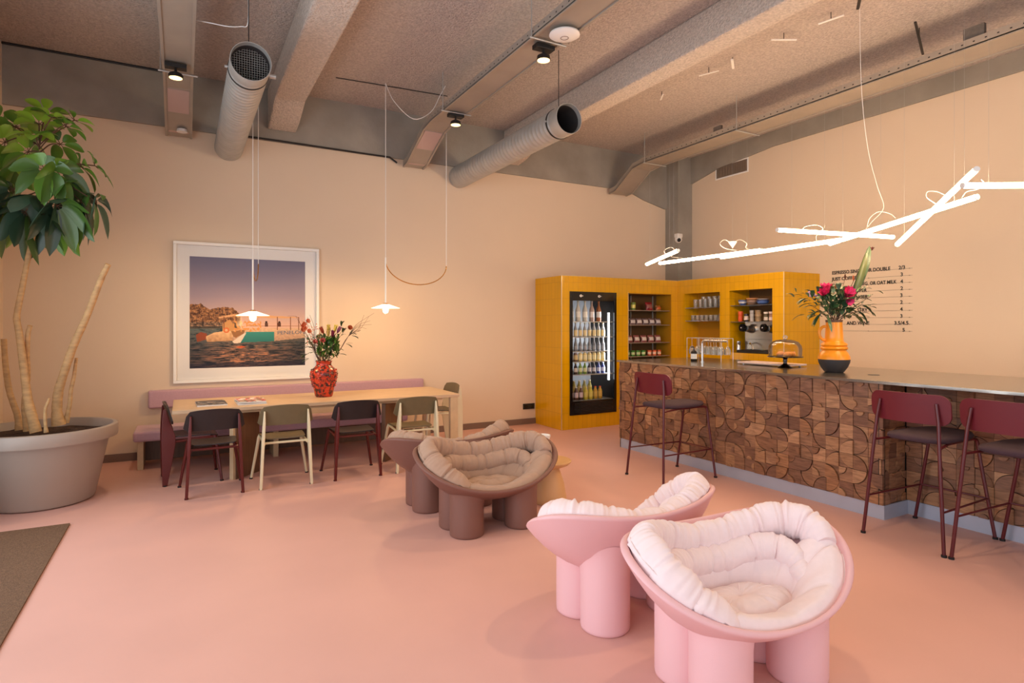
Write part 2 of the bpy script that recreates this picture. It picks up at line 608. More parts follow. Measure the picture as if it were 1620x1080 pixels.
# dark conduit line along the bottom of the beam
mb = MB()
mb.tube([(.66, YB - .05, 3.752), (1.0, YB - .05, 3.752), (2.0, YB - .05, 3.742), (2.42, YB - .05, 3.74), (2.52, YB - .05, 3.68)], .012, 6)
mb.tube([(XL, YB - .05, 4.358), (.0, YB - .05, 4.355)], .012, 6)
tag(mb.build('conduit', M['dark']), 'thin dark cable run along the concrete beam above the cream wall', 'conduit')


# sprayed ceiling beams, each with a haunched end at the wall
def ceil_beam(n, x0, x1, zb):
    mb = MB()
    prof = [(YF, zb), (7.15, zb), (7.55, zb - .13), (Yf, zb - .17), (Yf, ZC), (YF, ZC)]
    mb.prism(prof, lambda u, v, d: (d, u, v), x0, x1)
    struct(mb.build('trim_%d' % n, M['beam'], smooth=False, bevel=.02))


ceil_beam(4, .90, 1.23, 4.05)
ceil_beam(5, 4.15, 4.41, 4.05)


# ------------------------------------------------------------------ cable trays
def cable_tray(label, x0, x1, pale, hangers, z=3.95, ydrop=6.75):
    t = thing('cable_tray', label, 'cable tray', (0, 0, 0), 0, 'cable trays under the ceiling')
    path = [(-3.3, z), (ydrop, z), (ydrop + .25, z - .03), (7.62, z - .29), (7.78, z - .31)]
    mb = MB(); p2 = MB()
    for i in range(len(path) - 1):
        (a, za), (b, zb) = path[i], path[i + 1]
        mb.hexa([(x0, a, za), (x1, a, za), (x1, b, zb), (x0, b, zb), (x0, a, za + .012), (x1, a, za + .012), (x1, b, zb + .012), (x0, b, zb + .012)])
        for s0, s1 in ((x0, x0 + .012), (x1 - .012, x1)):
            mb.hexa([(s0, a, za), (s1, a, za), (s1, b, zb), (s0, b, zb), (s0, a, za + .075), (s1, a, za + .075), (s1, b, zb + .075), (s0, b, zb + .075)])
        for s0, s1 in ((x0 - .004, x0 + .02), (x1 - .02, x1 + .004)):
            mb.hexa([(s0, a, za - .012), (s1, a, za - .012), (s1, b, zb - .012), (s0, b, zb - .012), (s0, a, za - .0005), (s1, a, za - .0005), (s1, b, zb - .0005), (s0, b, zb - .0005)])
    if pale:
        for a, b in pale:
            def zz(y):
                for i in range(len(path) - 1):
                    (q, zq), (w, zw) = path[i], path[i + 1]
                    if q <= y <= w: return zq + (zw - zq) * (y - q) / (w - q)
            q = MB()
            za, zb = zz(a), zz(b)
            q.hexa([(x0 + .03, a, za - .006), (x1 - .03, a, za - .006), (x1 - .03, b, zb - .006), (x0 + .03, b, zb - .006),
                    (x0 + .03, a, za - .001), (x1 - .03, a, za - .001), (x1 - .03, b, zb - .001), (x0 + .03, b, zb - .001)])
            q.build('lining', M['tray_pale'], t, smooth=False)
    # perforation rows
    pf = mb; pf.m = 1
    y = 1.2
    while y < ydrop:
        for xs in (x0 - .0012,):
            pf.box(xs - .001, xs, y, y + .016, z + .034, z + .044)
        y += .09
    mb.build('channel', [M['tray'], M['dark']], t, smooth=False)
    for y in hangers:
        h = MB()
        h.tube([(x0 - .02, y, z - .018), (x0 - .02, y, ZC)], .005, 6)
        h.tube([(x0 - .04, y, z - .02), (x1 + .04, y, z - .02)], .008, 6)
        h.build('hanger', M['galv'], t)
    return t


cable_tray('left cable tray, above the table end, with a pale pinkish lining on its bent-down end', -.17, .086, [(7.02, 7.66)], [6.62])
cable_tray('middle cable tray, carrying two lit spotlights and a white disc', 2.60, 2.89, [(7.02, 7.66)], [6.32, 4.35])
cable_tray('right cable tray, the wide one along the wall above the bar', 6.08, 6.44, [], [6.9, 5.2, 2.2], ydrop=6.95)


def junction_box(label, x, y, w, h):
    t = thing('junction_box', label, 'junction box', (x, y, 3.962), 0, 'junction boxes on the right cable tray')
    b = MB(); b.box(-.02, .02, -w / 2, w / 2, 0, h); b.build('plate', M['plate_grey'], t, smooth=False)
    b = MB(); b.box(.021, .07, -w / 2 + .02, w / 2 - .01, .0, h * .8); b.build('housing', M['dark'], t, smooth=False, bevel=.004)
    return t


p = ray(1524, 58, 5.1)
junction_box('square grey junction plate standing on the right cable tray, nearest the camera', 6.12, 2.66, .16, .17)
junction_box('small pale junction box on the right cable tray, left of the hanger rod', 6.12, 5.55, .12, .13)
junction_box('low dark junction box on the right cable tray beside the hanger rod', 6.12, 5.05, .20, .06)
junction_box('far low junction box on the right cable tray near the column', 6.12, 7.0 - .15, .14, .05)


# ceiling spotlights
def spotlight(label, x, y, z0, power, drop=.10, tilt=0.0):
    t = thing('spotlight', label, 'spotlight', (x, y, z0), 0, 'spotlights under the cable trays')
    b = MB(); b.box(-.09, .09, -.045, .045, -.04, 0); b.build('mounting_plate', M['dark'], t, smooth=False, bevel=.004)
    b = MB(); b.tube([(0, 0, -.04), (0, 0, -.075)], .012, 8); b.tube(bez((-.06, 0, -.11), (-.06, 0, -.07), (.06, 0, -.07), (.06, 0, -.11), 10), .005, 6)
    b.build('bracket', M['dark'], t)
    b = MB(); b.lathe([(.03, -.075), (.055, -.09), (.062, -.125), (.060, -.127)], 24); b.build('lamp_head', M['dark'], t)
    b = MB(); b.lathe([(.0, -.1275), (.055, -.1275), (.055, -.130), (.0, -.134)], 24); b.build('lens', M['spot'], t)
    l = bpy.data.lights.new('spotlight_beam', 'SPOT')
    l.energy = power; l.color = (1.0, .72, .44); l.spot_size = R(118); l.spot_blend = .9; l.shadow_soft_size = .06
    lo = bpy.data.objects.new('spotlight_beam', l); lo.parent = t; lo.location = (0, 0, -.15)
    COL.objects.link(lo)
    return t


spotlight('lit spotlight under the left cable tray, above the end of the table', -.06, 6.41, 3.934, 75)
spotlight('lit spotlight under the middle cable tray, beside the white disc', 2.755, 4.44, 3.934, 85)
spotlight('lit spotlight at the far bend of the middle cable tray', 2.755, 6.36, 3.934, 75)
spotlight('spotlight under the middle cable tray nearest the window wall', 2.755, 2.2, 3.934, 85)
spotlight('spotlight under the middle cable tray over the entrance side', 2.755, 0.0, 3.934, 75)
spotlight('spotlight under the left cable tray nearest the plant window', -.06, 3.6, 3.934, 70)

# wireless disc + small detector on the left tray end
b = MB(); b.lathe([(0, 0), (.085, 0), (.125, -.018), (.128, -.03), (.10, -.045), (.03, -.052), (0, -.052)], 36)
wd = thing('wireless_access_disc', 'round white disc with a ring mark under the middle cable tray', 'access point', (2.78, 4.15, 3.938))
b.build('housing', M['white'], wd)
b = MB(); b.lathe([(.030, -.0525), (.034, -.0525), (.034, -.0545), (.030, -.0545)], 28, cap0=False, cap1=False); b.build('ring_mark', M['baseboard'], wd)
b = MB(); b.tube([(-.04, 0, -.03), (-.04, 0, 0)], [.055, .05], 20)
sd = tag(b.build('sensor', M['white'], loc=(.03, 7.58, 3.67)), 'small round white sensor on the lower end of the left cable tray', 'sensor')


# ------------------------------------------------------------------ spiral ducts
def duct(label, x, z, y0, rad=.15, grille=True):
    t = thing('spiral_duct', label, 'duct', (x, y0, z), 0, 'round steel air ducts')
    L = YB - y0
    N = 40
    rings = []
    # wide mouth collar, then the spirally ribbed pipe
    y = 0.0
    prof = [(rad * .985, 0.03), (rad, 0), (rad * 1.03, .0), (rad * 1.03, .14), (rad * 1.0, .15)]
    yy = .17
    while yy < L - .01:
        prof += [(rad, yy), (rad + .0045, yy + .006), (rad + .0045, yy + .014), (rad, yy + .02)]
        yy += .075
    prof.append((rad, L - .002))
    for r, y in prof:
        rings.append([(r * math.cos(2 * PI * j / N), y, r * math.sin(2 * PI * j / N)) for j in range(N)])
    mb = MB(); mb.rings(rings, True, False, False)
    # inner wall
    mb.rings([[(rad * q * math.cos(2 * PI * j / N), yv, rad * q * math.sin(2 * PI * j / N)) for j in range(N)] for q, yv in ((.985, .03), (.97, .04), (.97, .6))], True, False, True)
    mb.build('pipe', M['galv'], t, angle=60)
    q_ = MB(); q_.rings([[(rad * .965 * math.cos(2 * PI * j / N), yv, rad * .965 * math.sin(2 * PI * j / N)) for j in range(N)] for yv in (.05, .6)], True, False, True); q_.build('inner_wall', M['duct_inside'], t, angle=60)
    cl = MB()
    cl.rings([[(rad * q * math.cos(2 * PI * j / N), yv, rad * q * math.sin(2 * PI * j / N)) for j in range(N)] for q, yv in ((1.035, .185), (1.06, .185), (1.06, .205), (1.035, .205))], True, False, False)
    cl.build('clamp_band', M['dark'], t, angle=60)
    g = MB()
    for i in (range(-7, 8) if grille else ()):
        a = i * .019
        h = math.sqrt(max((rad * .965) ** 2 - a * a, 0))
        g.tube([(a, .12, -h), (a, .12, h)], .0022, 4)
        g.tube([(-h, .123, a), (h, .123, a)], .0022, 4)
    if grille: g.build('grille', M['galv'], t)
    b = MB(); b.tube([(-rad - .03, .195, 0), (-rad, .195, 0)], .012, 8); b.build('clamp_bolt', M['galv'], t)
    b = MB(); b.tube([(rad, .2, -.01), (rad + .06, .2, -.01)], .02, 10); b.build('clamp_stub', M['galv'], t)
    b = MB(); b.tube([(0, .195, rad), (0, .195, ZC - z)], .004, 6); b.build('hanger_rod', M['dark'], t)
    return t


duct('round steel duct coming from the wall above the framed picture', .475, 3.60, 5.18)
duct('round steel duct to the right, coming from the wall beside the middle cable tray', 3.44, 3.60, 5.05, grille=False)

# ------------------------------------------------------------------ wall vent, security camera, socket
vt = thing('wall_vent', 'rectangular slatted air vent high on the right wall', 'vent', (XR, 6.69, 3.99))
b = MB()
for (y0, y1, z0, z1) in ((-.325, .325, .092, .112), (-.325, .325, -.112, -.092), (-.325, -.305, -.0915, .0915), (.305, .325, -.0915, .0915)):
    b.box(-.012, 0, y0, y1, z0, z1)
b.build('frame', M['white'], vt, smooth=False)
b = MB(); b.box(-.004, 0, -.304, .304, -.0913, .0913)
b.build('backing', M['dark'], vt, smooth=False)
b = MB()
for i in range(36):
    y = -.3 + i * .0168
    b.box(-.013, -.005, y, y + .009, -.091, .091)
b.build('slats', M['grille'], vt, smooth=False)

sc_ = thing('security_camera', 'small white dome security camera on the concrete column', 'camera', (7.36, 7.54, 2.98))
b = MB(); b.box(-.09, .02, -.09, -.001, -.01, .06); b.build('bracket', M['white'], sc_, bevel=.01)
b = MB(); b.sphere((-.05, -.06, -.04), .06); b.build('dome', M['white'], sc_)
b = MB(); b.sphere((-.075, -.10, -.055), .032); b.build('lens', M['lens'], sc_)

b = MB()
b.box(0, .2, -.012, 0, 0, .085)
so = thing('wall_socket', 'black double wall socket low on the wall beside the yellow tiled cabinet', 'socket', (4.50, YB, .225))
b.build('plate', M['dark'], so, bevel=.003)
for x in (.05, .15):
    b = MB()
    b.rings([[(x + .022 * math.cos(2 * PI * j / 20), -.0135, .0425 + .022 * math.sin(2 * PI * j / 20)) for j in range(20)],
             [(x + .026 * math.cos(2 * PI * j / 20), -.0125, .0425 + .026 * math.sin(2 * PI * j / 20)) for j in range(20)]], True, True, True)
    b.build('socket_well', M['blackgloss'], so)

# ------------------------------------------------------------------ framed photograph
pf = thing('framed_photograph', 'large white framed photograph of a boat at sunset on the back wall', 'picture', (.7045, YB, 1.646))
W2, H2 = .8035, .8135
b = MB()
fw = .075
b.box(-W2, W2, -.045, 0, H2 - .035, H2); b.box(-W2, W2, -.045, 0, -H2, -H2 + .035)
b.box(-W2, -W2 + .035, -.045, 0, -H2 + .035, H2 - .035); b.box(W2 - .035, W2, -.045, 0, -H2 + .035, H2 - .035)
b.build('frame', M['white_metal'], pf, bevel=.004)
b = MB()
mt = .165
ix, iz = W2 - mt, H2 - mt
b.box(-W2 + .036, W2 - .036, -.012, -.001, iz, H2 - .036); b.box(-W2 + .036, W2 - .036, -.012, -.001, -H2 + .036, -iz)
b.box(-W2 + .036, -ix, -.012, -.001, -iz, iz); b.box(ix, W2 - .036, -.012, -.001, -iz, iz)
b.build('passe_partout', M['paper'], pf, smooth=False)


# the printed photograph: pigment painted on a fine grid
def hull(u, v, pts):
    inside = False
    n = len(pts)
    j = n - 1
    for i in range(n):
        xi, yi = pts[i]; xj, yj = pts[j]
        if (yi > v) != (yj > v) and u < (xj - xi) * (v - yi) / (yj - yi) + xi: inside = not inside
        j = i
    return inside


def mixc(a, b_, t):
    t = max(0, min(1, t))
    return tuple(x + (y - x) * t for x, y in zip(a, b_))


def picture_colour(u, v):
    # u right 0..1, v down 0..1
    sky = mixc((120, 116, 138), (166, 148, 158), v / .35) if v < .35 else mixc((166, 148, 158), (226, 184, 162), (v - .35) / .28)
    c = sky
    hor = .645
    N3 = lambda a, b_, k_: noise.noise(Vector((u * a, v * b_, k_)))
    if u < .11: cl = .425 + .02 * noise.noise(Vector((u * 40, 1, 3)))
    elif u < .17: cl = .44 + (u - .11) * .6
    else: cl = .47 - .02 * math.sin((u - .17) * 13) + .012 * noise.noise(Vector((u * 50, 0, 3))) + max(0, u - .36) * .8
    if u < .42 and cl < v < hor:
        n = .5 * N3(34, 44, 1) + .5 * N3(80, 90, 5) + .3 * N3(150, 150, 8)
        c = mixc((64, 40, 34), (206, 146, 92), .5 + n * 1.1)
        if v > .585: c = mixc((62, 52, 48), (190, 146, 108), .45 + n * 1.3)
        if v > .625: c = mixc(c, (58, 58, 56), .7)
    if v >= hor:
        n = N3(9, 80, 2) + .7 * N3(24, 150, 7) + .4 * N3(60, 240, 4)
        dep = (v - hor) / .355
        base = mixc((84, 104, 104), (44, 50, 58), dep * 1.6)
        warm = math.exp(-((u - .45) / .33) ** 2) * min(1, max(0, (v - .7) * 6))
        c = mixc(base, (196, 132, 96), max(0, .12 + .75 * warm * (.5 + n) + .25 * n))
        if n < -.25: c = mixc(c, (26, 30, 36), .55)
        if v > .955: c = mixc(c, (40, 40, 58), .6)
    # catamaran
    if hull(u, v, [(.05, .70), (.09, .675), (.14, .69), (.14, .74), (.06, .765)]): c = (150, 74, 44)
    if hull(u, v, [(.13, .715), (.2, .68), (.36, .655), (.36, .755), (.14, .765)]): c = mixc((232, 190, 140), (186, 136, 96), (v - .67) * 9 + .5 * noise.noise(Vector((u * 40, v * 40, 2))))
    if hull(u, v, [(.27, .60), (.33, .56), (.37, .62), (.37, .67), (.27, .67)]): c = (206, 150, 92)
    if hull(u, v, [(.36, .66), (.42, .64), (1.0, .64), (1.0, .735), (.7, .765), (.38, .775), (.35, .765)]): c = mixc((222, 184, 148), (176, 140, 118), (v - .64) * 7 + .4 * noise.noise(Vector((u * 50, v * 60, 6))))
    if hull(u, v, [(.47, .675), (.715, .675), (.715, .765), (.41, .775)]): c = mixc((58, 142, 132), (40, 108, 104), (v - .68) * 9)
    if hull(u, v, [(.35, .765), (.45, .69), (.47, .685), (.42, .775), (.37, .782)]): c = (226, 208, 188)
    if hull(u, v, [(.34, .67), (.46, .655), (.45, .69), (.38, .73), (.36, .72)]): c = (150, 104, 66)
    # awning and rails, people
    if hull(u, v, [(.23, .54), (.36, .512), (.93, .535), (.95, .545), (.7, .548), (.36, .533), (.24, .553)]): c = (222, 168, 118)
    for px_ in (.28, .745, .865, .94):
        if abs(u - px_) < .004 and .535 < v < .66: c = (132, 84, 60)
    if .62 < v < .626 and .5 < u < .98: c = (160, 104, 74)
    for (cx, cy, r_, cc) in ((.30, .66, .026, (214, 110, 60)), (.30, .66, .013, (226, 178, 130))):
        if (u - cx) ** 2 + (v - cy) ** 2 < r_ ** 2: c = cc
    for cx in (.645, .762):
        if (u - cx) ** 2 + (v - .585) ** 2 < .010 ** 2: c = (54, 30, 26)
        if abs(u - cx) < .014 and .592 < v < .63: c = (92, 58, 46)
    if .36 < u < .60 and .575 < v < .675 and noise.noise(Vector((u * 60, v * 50, 9))) > .05: c = (220, 150, 80)
    if hull(u, v, [(.38, .815), (.43, .805), (.47, .815), (.42, .826)]): c = (206, 92, 52)
    return lin(c)


b = MB()
NU, NV = 250, 250
o0 = len(b.v)
for j in range(NV + 1):
    for i in range(NU + 1):
        b.v.append((-ix + 2 * ix * i / NU, -.006, iz - 2 * iz * j / NV))
for j in range(NV):
    for i in range(NU):
        b.col = picture_colour((i + .5) / NU, (j + .5) / NV)
        q = j * (NU + 1) + i
        b.face((q, q + 1, q + NU + 2, q + NU + 1))
b.build('photo_print', M['picture'], pf, smooth=False)
b = MB(); b.col = lin((60, 96, 128))
text_mb(b, 'PENELOPE', .062, lambda u, v, d: (.31 + u * .95, -.0075 - d * .2, -.262 + v + u * .02), .002, 1.25)
b.build('boat_name', M['picture'], pf, smooth=False)
b = MB(); b.box(-W2 + .036, W2 - .036, -.024, -.021, -H2 + .036, H2 - .036)
b.build('glazing', M['glass_pic'], pf, smooth=False)

# ------------------------------------------------------------------ entrance mat
b = MB(); b.box(XL + .03, -.745, -1.2, 5.545, 0.0005, .012)
tag(b.build('entrance_mat', M['mat_fabric'], smooth=False), 'dark brown coir entrance mat on the pink floor at lower left', 'mat')

# ------------------------------------------------------------------ potted plant
pot = thing('plant_pot', 'big round light grey plant pot with a thick banded rim', 'pot', (-1.05, 6.40, 0))
b = MB()
b.lathe([(.34, 0), (.365, .012), (.375, .03), (.475, .525), (.478, .53), (.535, .53), (.540, .54), (.542, .62), (.538, .632), (.525, .638), (.505, .636), (.498, .62), (.485, .56)], 64, cap1=False)
b.build('shell', M['pot'], pot, angle=30)
b = MB()
prof = []
rr = []
for i in range(9):
    r = .484 * (1 - i / 8) + .001
    rr.append([(r * math.cos(2 * PI * j / 48), r * math.sin(2 * PI * j / 48), .565 + .02 * noise.noise(Vector((r * 7 * math.cos(2 * PI * j / 48), r * 7 * math.sin(2 * PI * j / 48), 1)))) for j in range(48)])
b.rings(rr, True, False, True)
b.build('soil', M['soil'], pot)

plant = thing('umbrella_plant', 'tall umbrella plant with pale bare trunks and glossy dark green leaves', 'plant', (-1.05, 6.40, .56))
PL = Vector((-1.05, 6.40, .56))


def stem_pts(pix, d0, d1=None):
    d1 = d0 if d1 is None else d1
    n = len(pix)
    return [ray(px, py, d0 + (d1 - d0) * i / (n - 1)) - PL for i, (px, py) in enumerate(pix)]


def trunk(pix, d0, d1, r0, r1, base_flare=1.5):
    pts = spline(stem_pts(pix, d0, d1), 5)
    n = len(pts)
    rad = []
    for i in range(n):
        t = i / (n - 1)
        r = r0 + (r1 - r0) * t
        r *= 1 + (base_flare - 1) * max(0, 1 - t * 9)
        r *= .84 * (1 + .02 * math.sin(i * 2.1) + .07 * noise.noise(Vector((i * .5, r0 * 50, 0))))
        rad.append(r)
    b = MB(); b.tube(pts, rad, 12)
    return b.build('trunk', M['bark'], plant, angle=60)


trunk([(57, 684), (45, 636), (39, 594), (34.7, 561), (30.5, 528), (26.4, 503), (30, 480), (36, 450), (46, 400), (58, 350), (72, 300), (76, 275), (75, 252), (66, 240), (60, 232)], 5.0, 5.12, .038, .013, 1.35)
trunk([(42, 682), (38, 640), (44, 600), (43, 560), (44, 530), (47.5, 515)], 5.12, 5.08, .024, .021, 1.2)
trunk([(93, 672), (90, 650), (92, 622), (96, 606), (105.6, 576), (119, 540), (136, 503), (150, 467), (160, 441), (171, 418)], 5.25, 5.15, .048, .026, 1.35)
trunk([(104, 668), (110, 640), (112, 618), (117, 595), (119, 580), (121, 566)], 5.3, 5.3, .022, .014, 1.4)
trunk([(31, 680), (27, 655), (20, 635), (14, 615), (9, 580), (6, 536)], 5.15, 5.15, .030, .026, 1.3)
trunk([(73, 684), (71.5, 665), (71.5, 648), (75, 638), (78, 630)], 4.9, 4.9, .016, .011, 1.3)

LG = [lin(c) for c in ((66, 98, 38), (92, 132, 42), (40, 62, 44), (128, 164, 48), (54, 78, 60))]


def leaf(b, p, d, L, W, droop=.3, fold=.12, nrm=Vector((0, 0, 1)), seg=7):
    d = d.normalized()
    side = d.cross(nrm)
    if side.length < .05: side = d.cross(Vector((1, 0, 0)))
    side.normalize()
    up = side.cross(d).normalized()
    rows = []
    for i in range(seg + 1):
        t = i / seg
        w = W * (math.sin(PI * min(1, t ** 1.15 * .95 + .03)) ** .62)
        if i == seg: w = .001
        c = p + d * (L * t) - Vector((0, 0, 1)) * (droop * L * t * t) + up * (.04 * L * math.sin(PI * t))
        rows.append((c - side * w + up * (fold * w * 2), c - side * w * .5 + up * fold * w * .8, c, c + side * w * .5 + up * fold * w * .8, c + side * w + up * (fold * w * 2)))
    o = len(b.v)
    for r in rows: b.v += [tuple(q) for q in r]
    for i in range(seg):
        for j in range(4):
            b.face((o + i * 5 + j, o + i * 5 + j + 1, o + (i + 1) * 5 + j + 1, o + (i + 1) * 5 + j))


def rosette(fb, sb, origin, center, n, L, W, droop, col, axis=None, spread=1.0, tilt=.25):
    origin = Vector(origin); center = Vector(center)
    mid = (origin + center) / 2 + Vector((0, 0, .03))
    sb.tube(spline([origin, mid, center], 4), .005, 6)
    ax = axis or (center - origin).normalized()
    ax = (ax + Vector((0, 0, .4))).normalized()
    a = ax.cross(Vector((.3, .2, 1))).normalized()
    c = ax.cross(a)
    for i in range(n):
        an = 2 * PI * i / n + random.uniform(-.15, .15)
        dd = (a * math.cos(an) + c * math.sin(an)) * spread + ax * tilt
        st = center + dd.normalized() * .035
        sb.tube([center, st], .003, 5)
        k_ = random.uniform(.85, 1.12)
        base = col[random.randrange(len(col))]
        f = random.uniform(.85, 1.15)
        fb.col = tuple(x * f for x in base)
        leaf(fb, st, dd, L * k_, W * k_, droop * random.uniform(.7, 1.3), .14, ax)


fb, sb = MB(), MB()
G_backlit = [LG[3], LG[1], LG[3]]  # upper leaves: backlight put into these lighter greens
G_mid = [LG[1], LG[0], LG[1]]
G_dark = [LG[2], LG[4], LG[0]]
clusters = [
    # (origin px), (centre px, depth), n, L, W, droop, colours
    ((62, 236), (62, 196, 4.95), 8, .20, .045, .25, G_backlit, .9), ((55, 228), (25, 200, 5.05), 8, .19, .045, .3, G_backlit, .9),
    ((62, 236), (105, 200, 5.0), 7, .15, .036, .35, G_mid, 1.0), ((50, 222), (8, 225, 4.9), 8, .21, .05, .3, G_backlit, .8),
    ((72, 250), (45, 240, 4.85), 8, .21, .05, .45, G_backlit + G_mid, .9), ((75, 262), (128, 263, 5.0), 6, .20, .042, .45, G_mid, 1.0),
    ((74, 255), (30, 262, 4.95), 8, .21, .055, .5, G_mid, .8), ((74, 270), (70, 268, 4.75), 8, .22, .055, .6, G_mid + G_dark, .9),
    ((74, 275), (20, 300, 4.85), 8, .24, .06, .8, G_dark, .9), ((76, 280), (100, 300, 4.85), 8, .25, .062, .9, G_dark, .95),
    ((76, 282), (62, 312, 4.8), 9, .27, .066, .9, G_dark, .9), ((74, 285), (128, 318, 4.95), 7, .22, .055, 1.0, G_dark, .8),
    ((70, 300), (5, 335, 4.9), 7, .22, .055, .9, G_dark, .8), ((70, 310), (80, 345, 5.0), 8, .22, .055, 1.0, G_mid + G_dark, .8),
    ((60, 345), (45, 350, 5.1), 7, .20, .05, 1.1, G_mid, .8), ((62, 236), (72, 178, 5.1), 7, .17, .04, .2, G_backlit, 1.0),
    ((64, 240), (95, 228, 5.1), 7, .19, .045, .4, G_backlit + G_mid, .9), ((60, 230), (0, 190, 5.1), 6, .18, .045, .3, G_backlit, .9),
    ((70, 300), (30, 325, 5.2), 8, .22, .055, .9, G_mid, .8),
    ((60, 232), (55, 215, 4.8), 7, .18, .045, .4, G_backlit, .9), ((60, 232), (82, 186, 4.9), 6, .17, .04, .3, G_backlit, .9),
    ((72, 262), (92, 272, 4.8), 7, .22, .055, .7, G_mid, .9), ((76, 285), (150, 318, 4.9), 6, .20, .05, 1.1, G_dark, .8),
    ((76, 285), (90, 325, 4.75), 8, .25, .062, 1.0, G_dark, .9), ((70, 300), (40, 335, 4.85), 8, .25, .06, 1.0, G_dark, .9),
    ((76, 268), (150, 262, 5.0), 7, .20, .034, .35, G_mid, 1.0), ((60, 232), (118, 190, 5.0), 5, .17, .034, .2, G_backlit, 1.0), ((74, 280), (112, 330, 5.15), 7, .20, .05, 1.0, G_mid, .8),
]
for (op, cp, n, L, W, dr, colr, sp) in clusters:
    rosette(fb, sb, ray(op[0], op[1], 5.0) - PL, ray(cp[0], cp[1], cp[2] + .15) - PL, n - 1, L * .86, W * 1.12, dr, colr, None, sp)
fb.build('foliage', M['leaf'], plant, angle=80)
sb.build('leaf_stalks', M['twig'], plant)

# ------------------------------------------------------------------ bench
bench = thing('bench', 'long mauve upholstered bench along the back wall behind the table', 'bench', (-.45, 7.24, 0))
b = MB(); b.box(0, 2.93, -.02, .50, .295, .40); b.build('seat_cushion', M['pink_fabric'], bench, bevel=.025, seg=4)
b = MB(); b.box(.11, 3.34, .52, .604, .57, .77); b.build('back_cushion', M['pink_fabric'], bench, bevel=.02, seg=4)
for x in (.035, 1.35, 2.84):
    b = MB(); b.box(x, x + .055, .03, .46, 0, .2945); b.build('leg', M['ply_edge'], bench, smooth=False, bevel=.003)
b = MB(); b.box(.091, 1.349, .36, .40, .03, .294); b.build('rear_panel', M['oak_leg'], bench, smooth=False)
b = MB(); b.box(1.406, 2.839, .36, .40, .03, .294); b.build('rear_panel', M['oak_leg'], bench, smooth=False)

# ------------------------------------------------------------------ table
table = thing('dining_table', 'long pale oak communal table in front of the mauve bench', 'table', (-.09, 6.40, 0))
b = MB(); b.box(0, 2.91, 0, .95, .665, .70); b.build('tabletop', M['oak'], table, bevel=.003)
b = MB(); b.box(.3, 2.72, .06, .89, .635, .6645); b.build('apron', M['ply_edge'], table, smooth=False)


def slab(p0, p1, th, z1, mat_, name='leg', taper=0):
    p0 = Vector(p0); p1 = Vector(p1)
    d = (p1 - p0).normalized(); n = Vector((-d.y, d.x)) * th / 2
    q = [p0 - n, p1 - n, p1 + n, p0 + n]
    b = MB(); b.hexa([(v.x, v.y, 0) for v in q] + [(v.x, v.y, z1) for v in q])
    return b.build(name, mat_, table, smooth=False, bevel=.002)


slab((.525, .0), (.76, .25), .05, .634, M['oak_leg'])
slab((.50, -.025 + .02), (.527, .014), .052, .634, M['ply_edge'], 'leg_edge')
slab((2.02, .04), (2.30, .30), .05, .634, M['oak_leg'])
slab((.76, .86), (.56, .62), .05, .634, M['oak_leg'])
slab((2.80, .03), (2.895, .03), .05, .664, M['ply_edge'])
slab((2.80, .91), (2.895, .91), .05, .664, M['ply_edge'])


# ------------------------------------------------------------------ magazines
def magazine(label, x, y, w, h, z, cols, rz, n, text=None):
    t = thing('magazine', label, 'magazine', (x, y, z), rz)
    b = MB(); b.box(-w / 2, w / 2, -h / 2, h / 2, 0, n - .0012); b.build('pages', M['paper'], t, smooth=False)
    b = MB()
    NX, NY = 16, 20
    sd = random.random() * 50
    for j in range(NY):
        for i in range(NX):
            v = noise.noise(Vector((i * .35 + sd, j * .3, sd)))
            k_ = min(len(cols) - 1, int((v * .5 + .5) * len(cols)))
            b.col = lin(cols[k_])
            x0 = -w / 2 + w * i / NX; y0 = -h / 2 + h * j / NY
            b.add([(x0, y0, n), (x0 + w / NX, y0, n), (x0 + w / NX, y0 + h / NY, n), (x0, y0 + h / NY, n)], [(0, 1, 2, 3)])
    b.build('cover', M['paint'], t, smooth=False)
    return t


magazine('dark covered magazine lying flat at the left end of the oak table', .25, 6.80, .27, .40, .701, [(40, 36, 40), (60, 54, 58), (30, 28, 34), (170, 160, 150), (196, 110, 96)], .03, .012)
z = .701
magazine('white magazine at the bottom of the pile beside the dark one', .61, 6.73, .27, .40, z, [(226, 222, 220), (200, 196, 196), (210, 70, 60)], .02, .010)
z += .011
magazine('pale magazine in the middle of the pile on the oak table', .62, 6.74, .26, .38, z, [(232, 228, 224), (180, 176, 180), (150, 146, 150)], -.05, .009)
z += .010
magazine('white magazine with red and green print on top of the pile', .61, 6.72, .25, .37, z, [(236, 232, 230), (240, 236, 234), (206, 60, 50), (90, 110, 90), (230, 226, 222)], .06, .009)

# ------------------------------------------------------------------ standard chairs


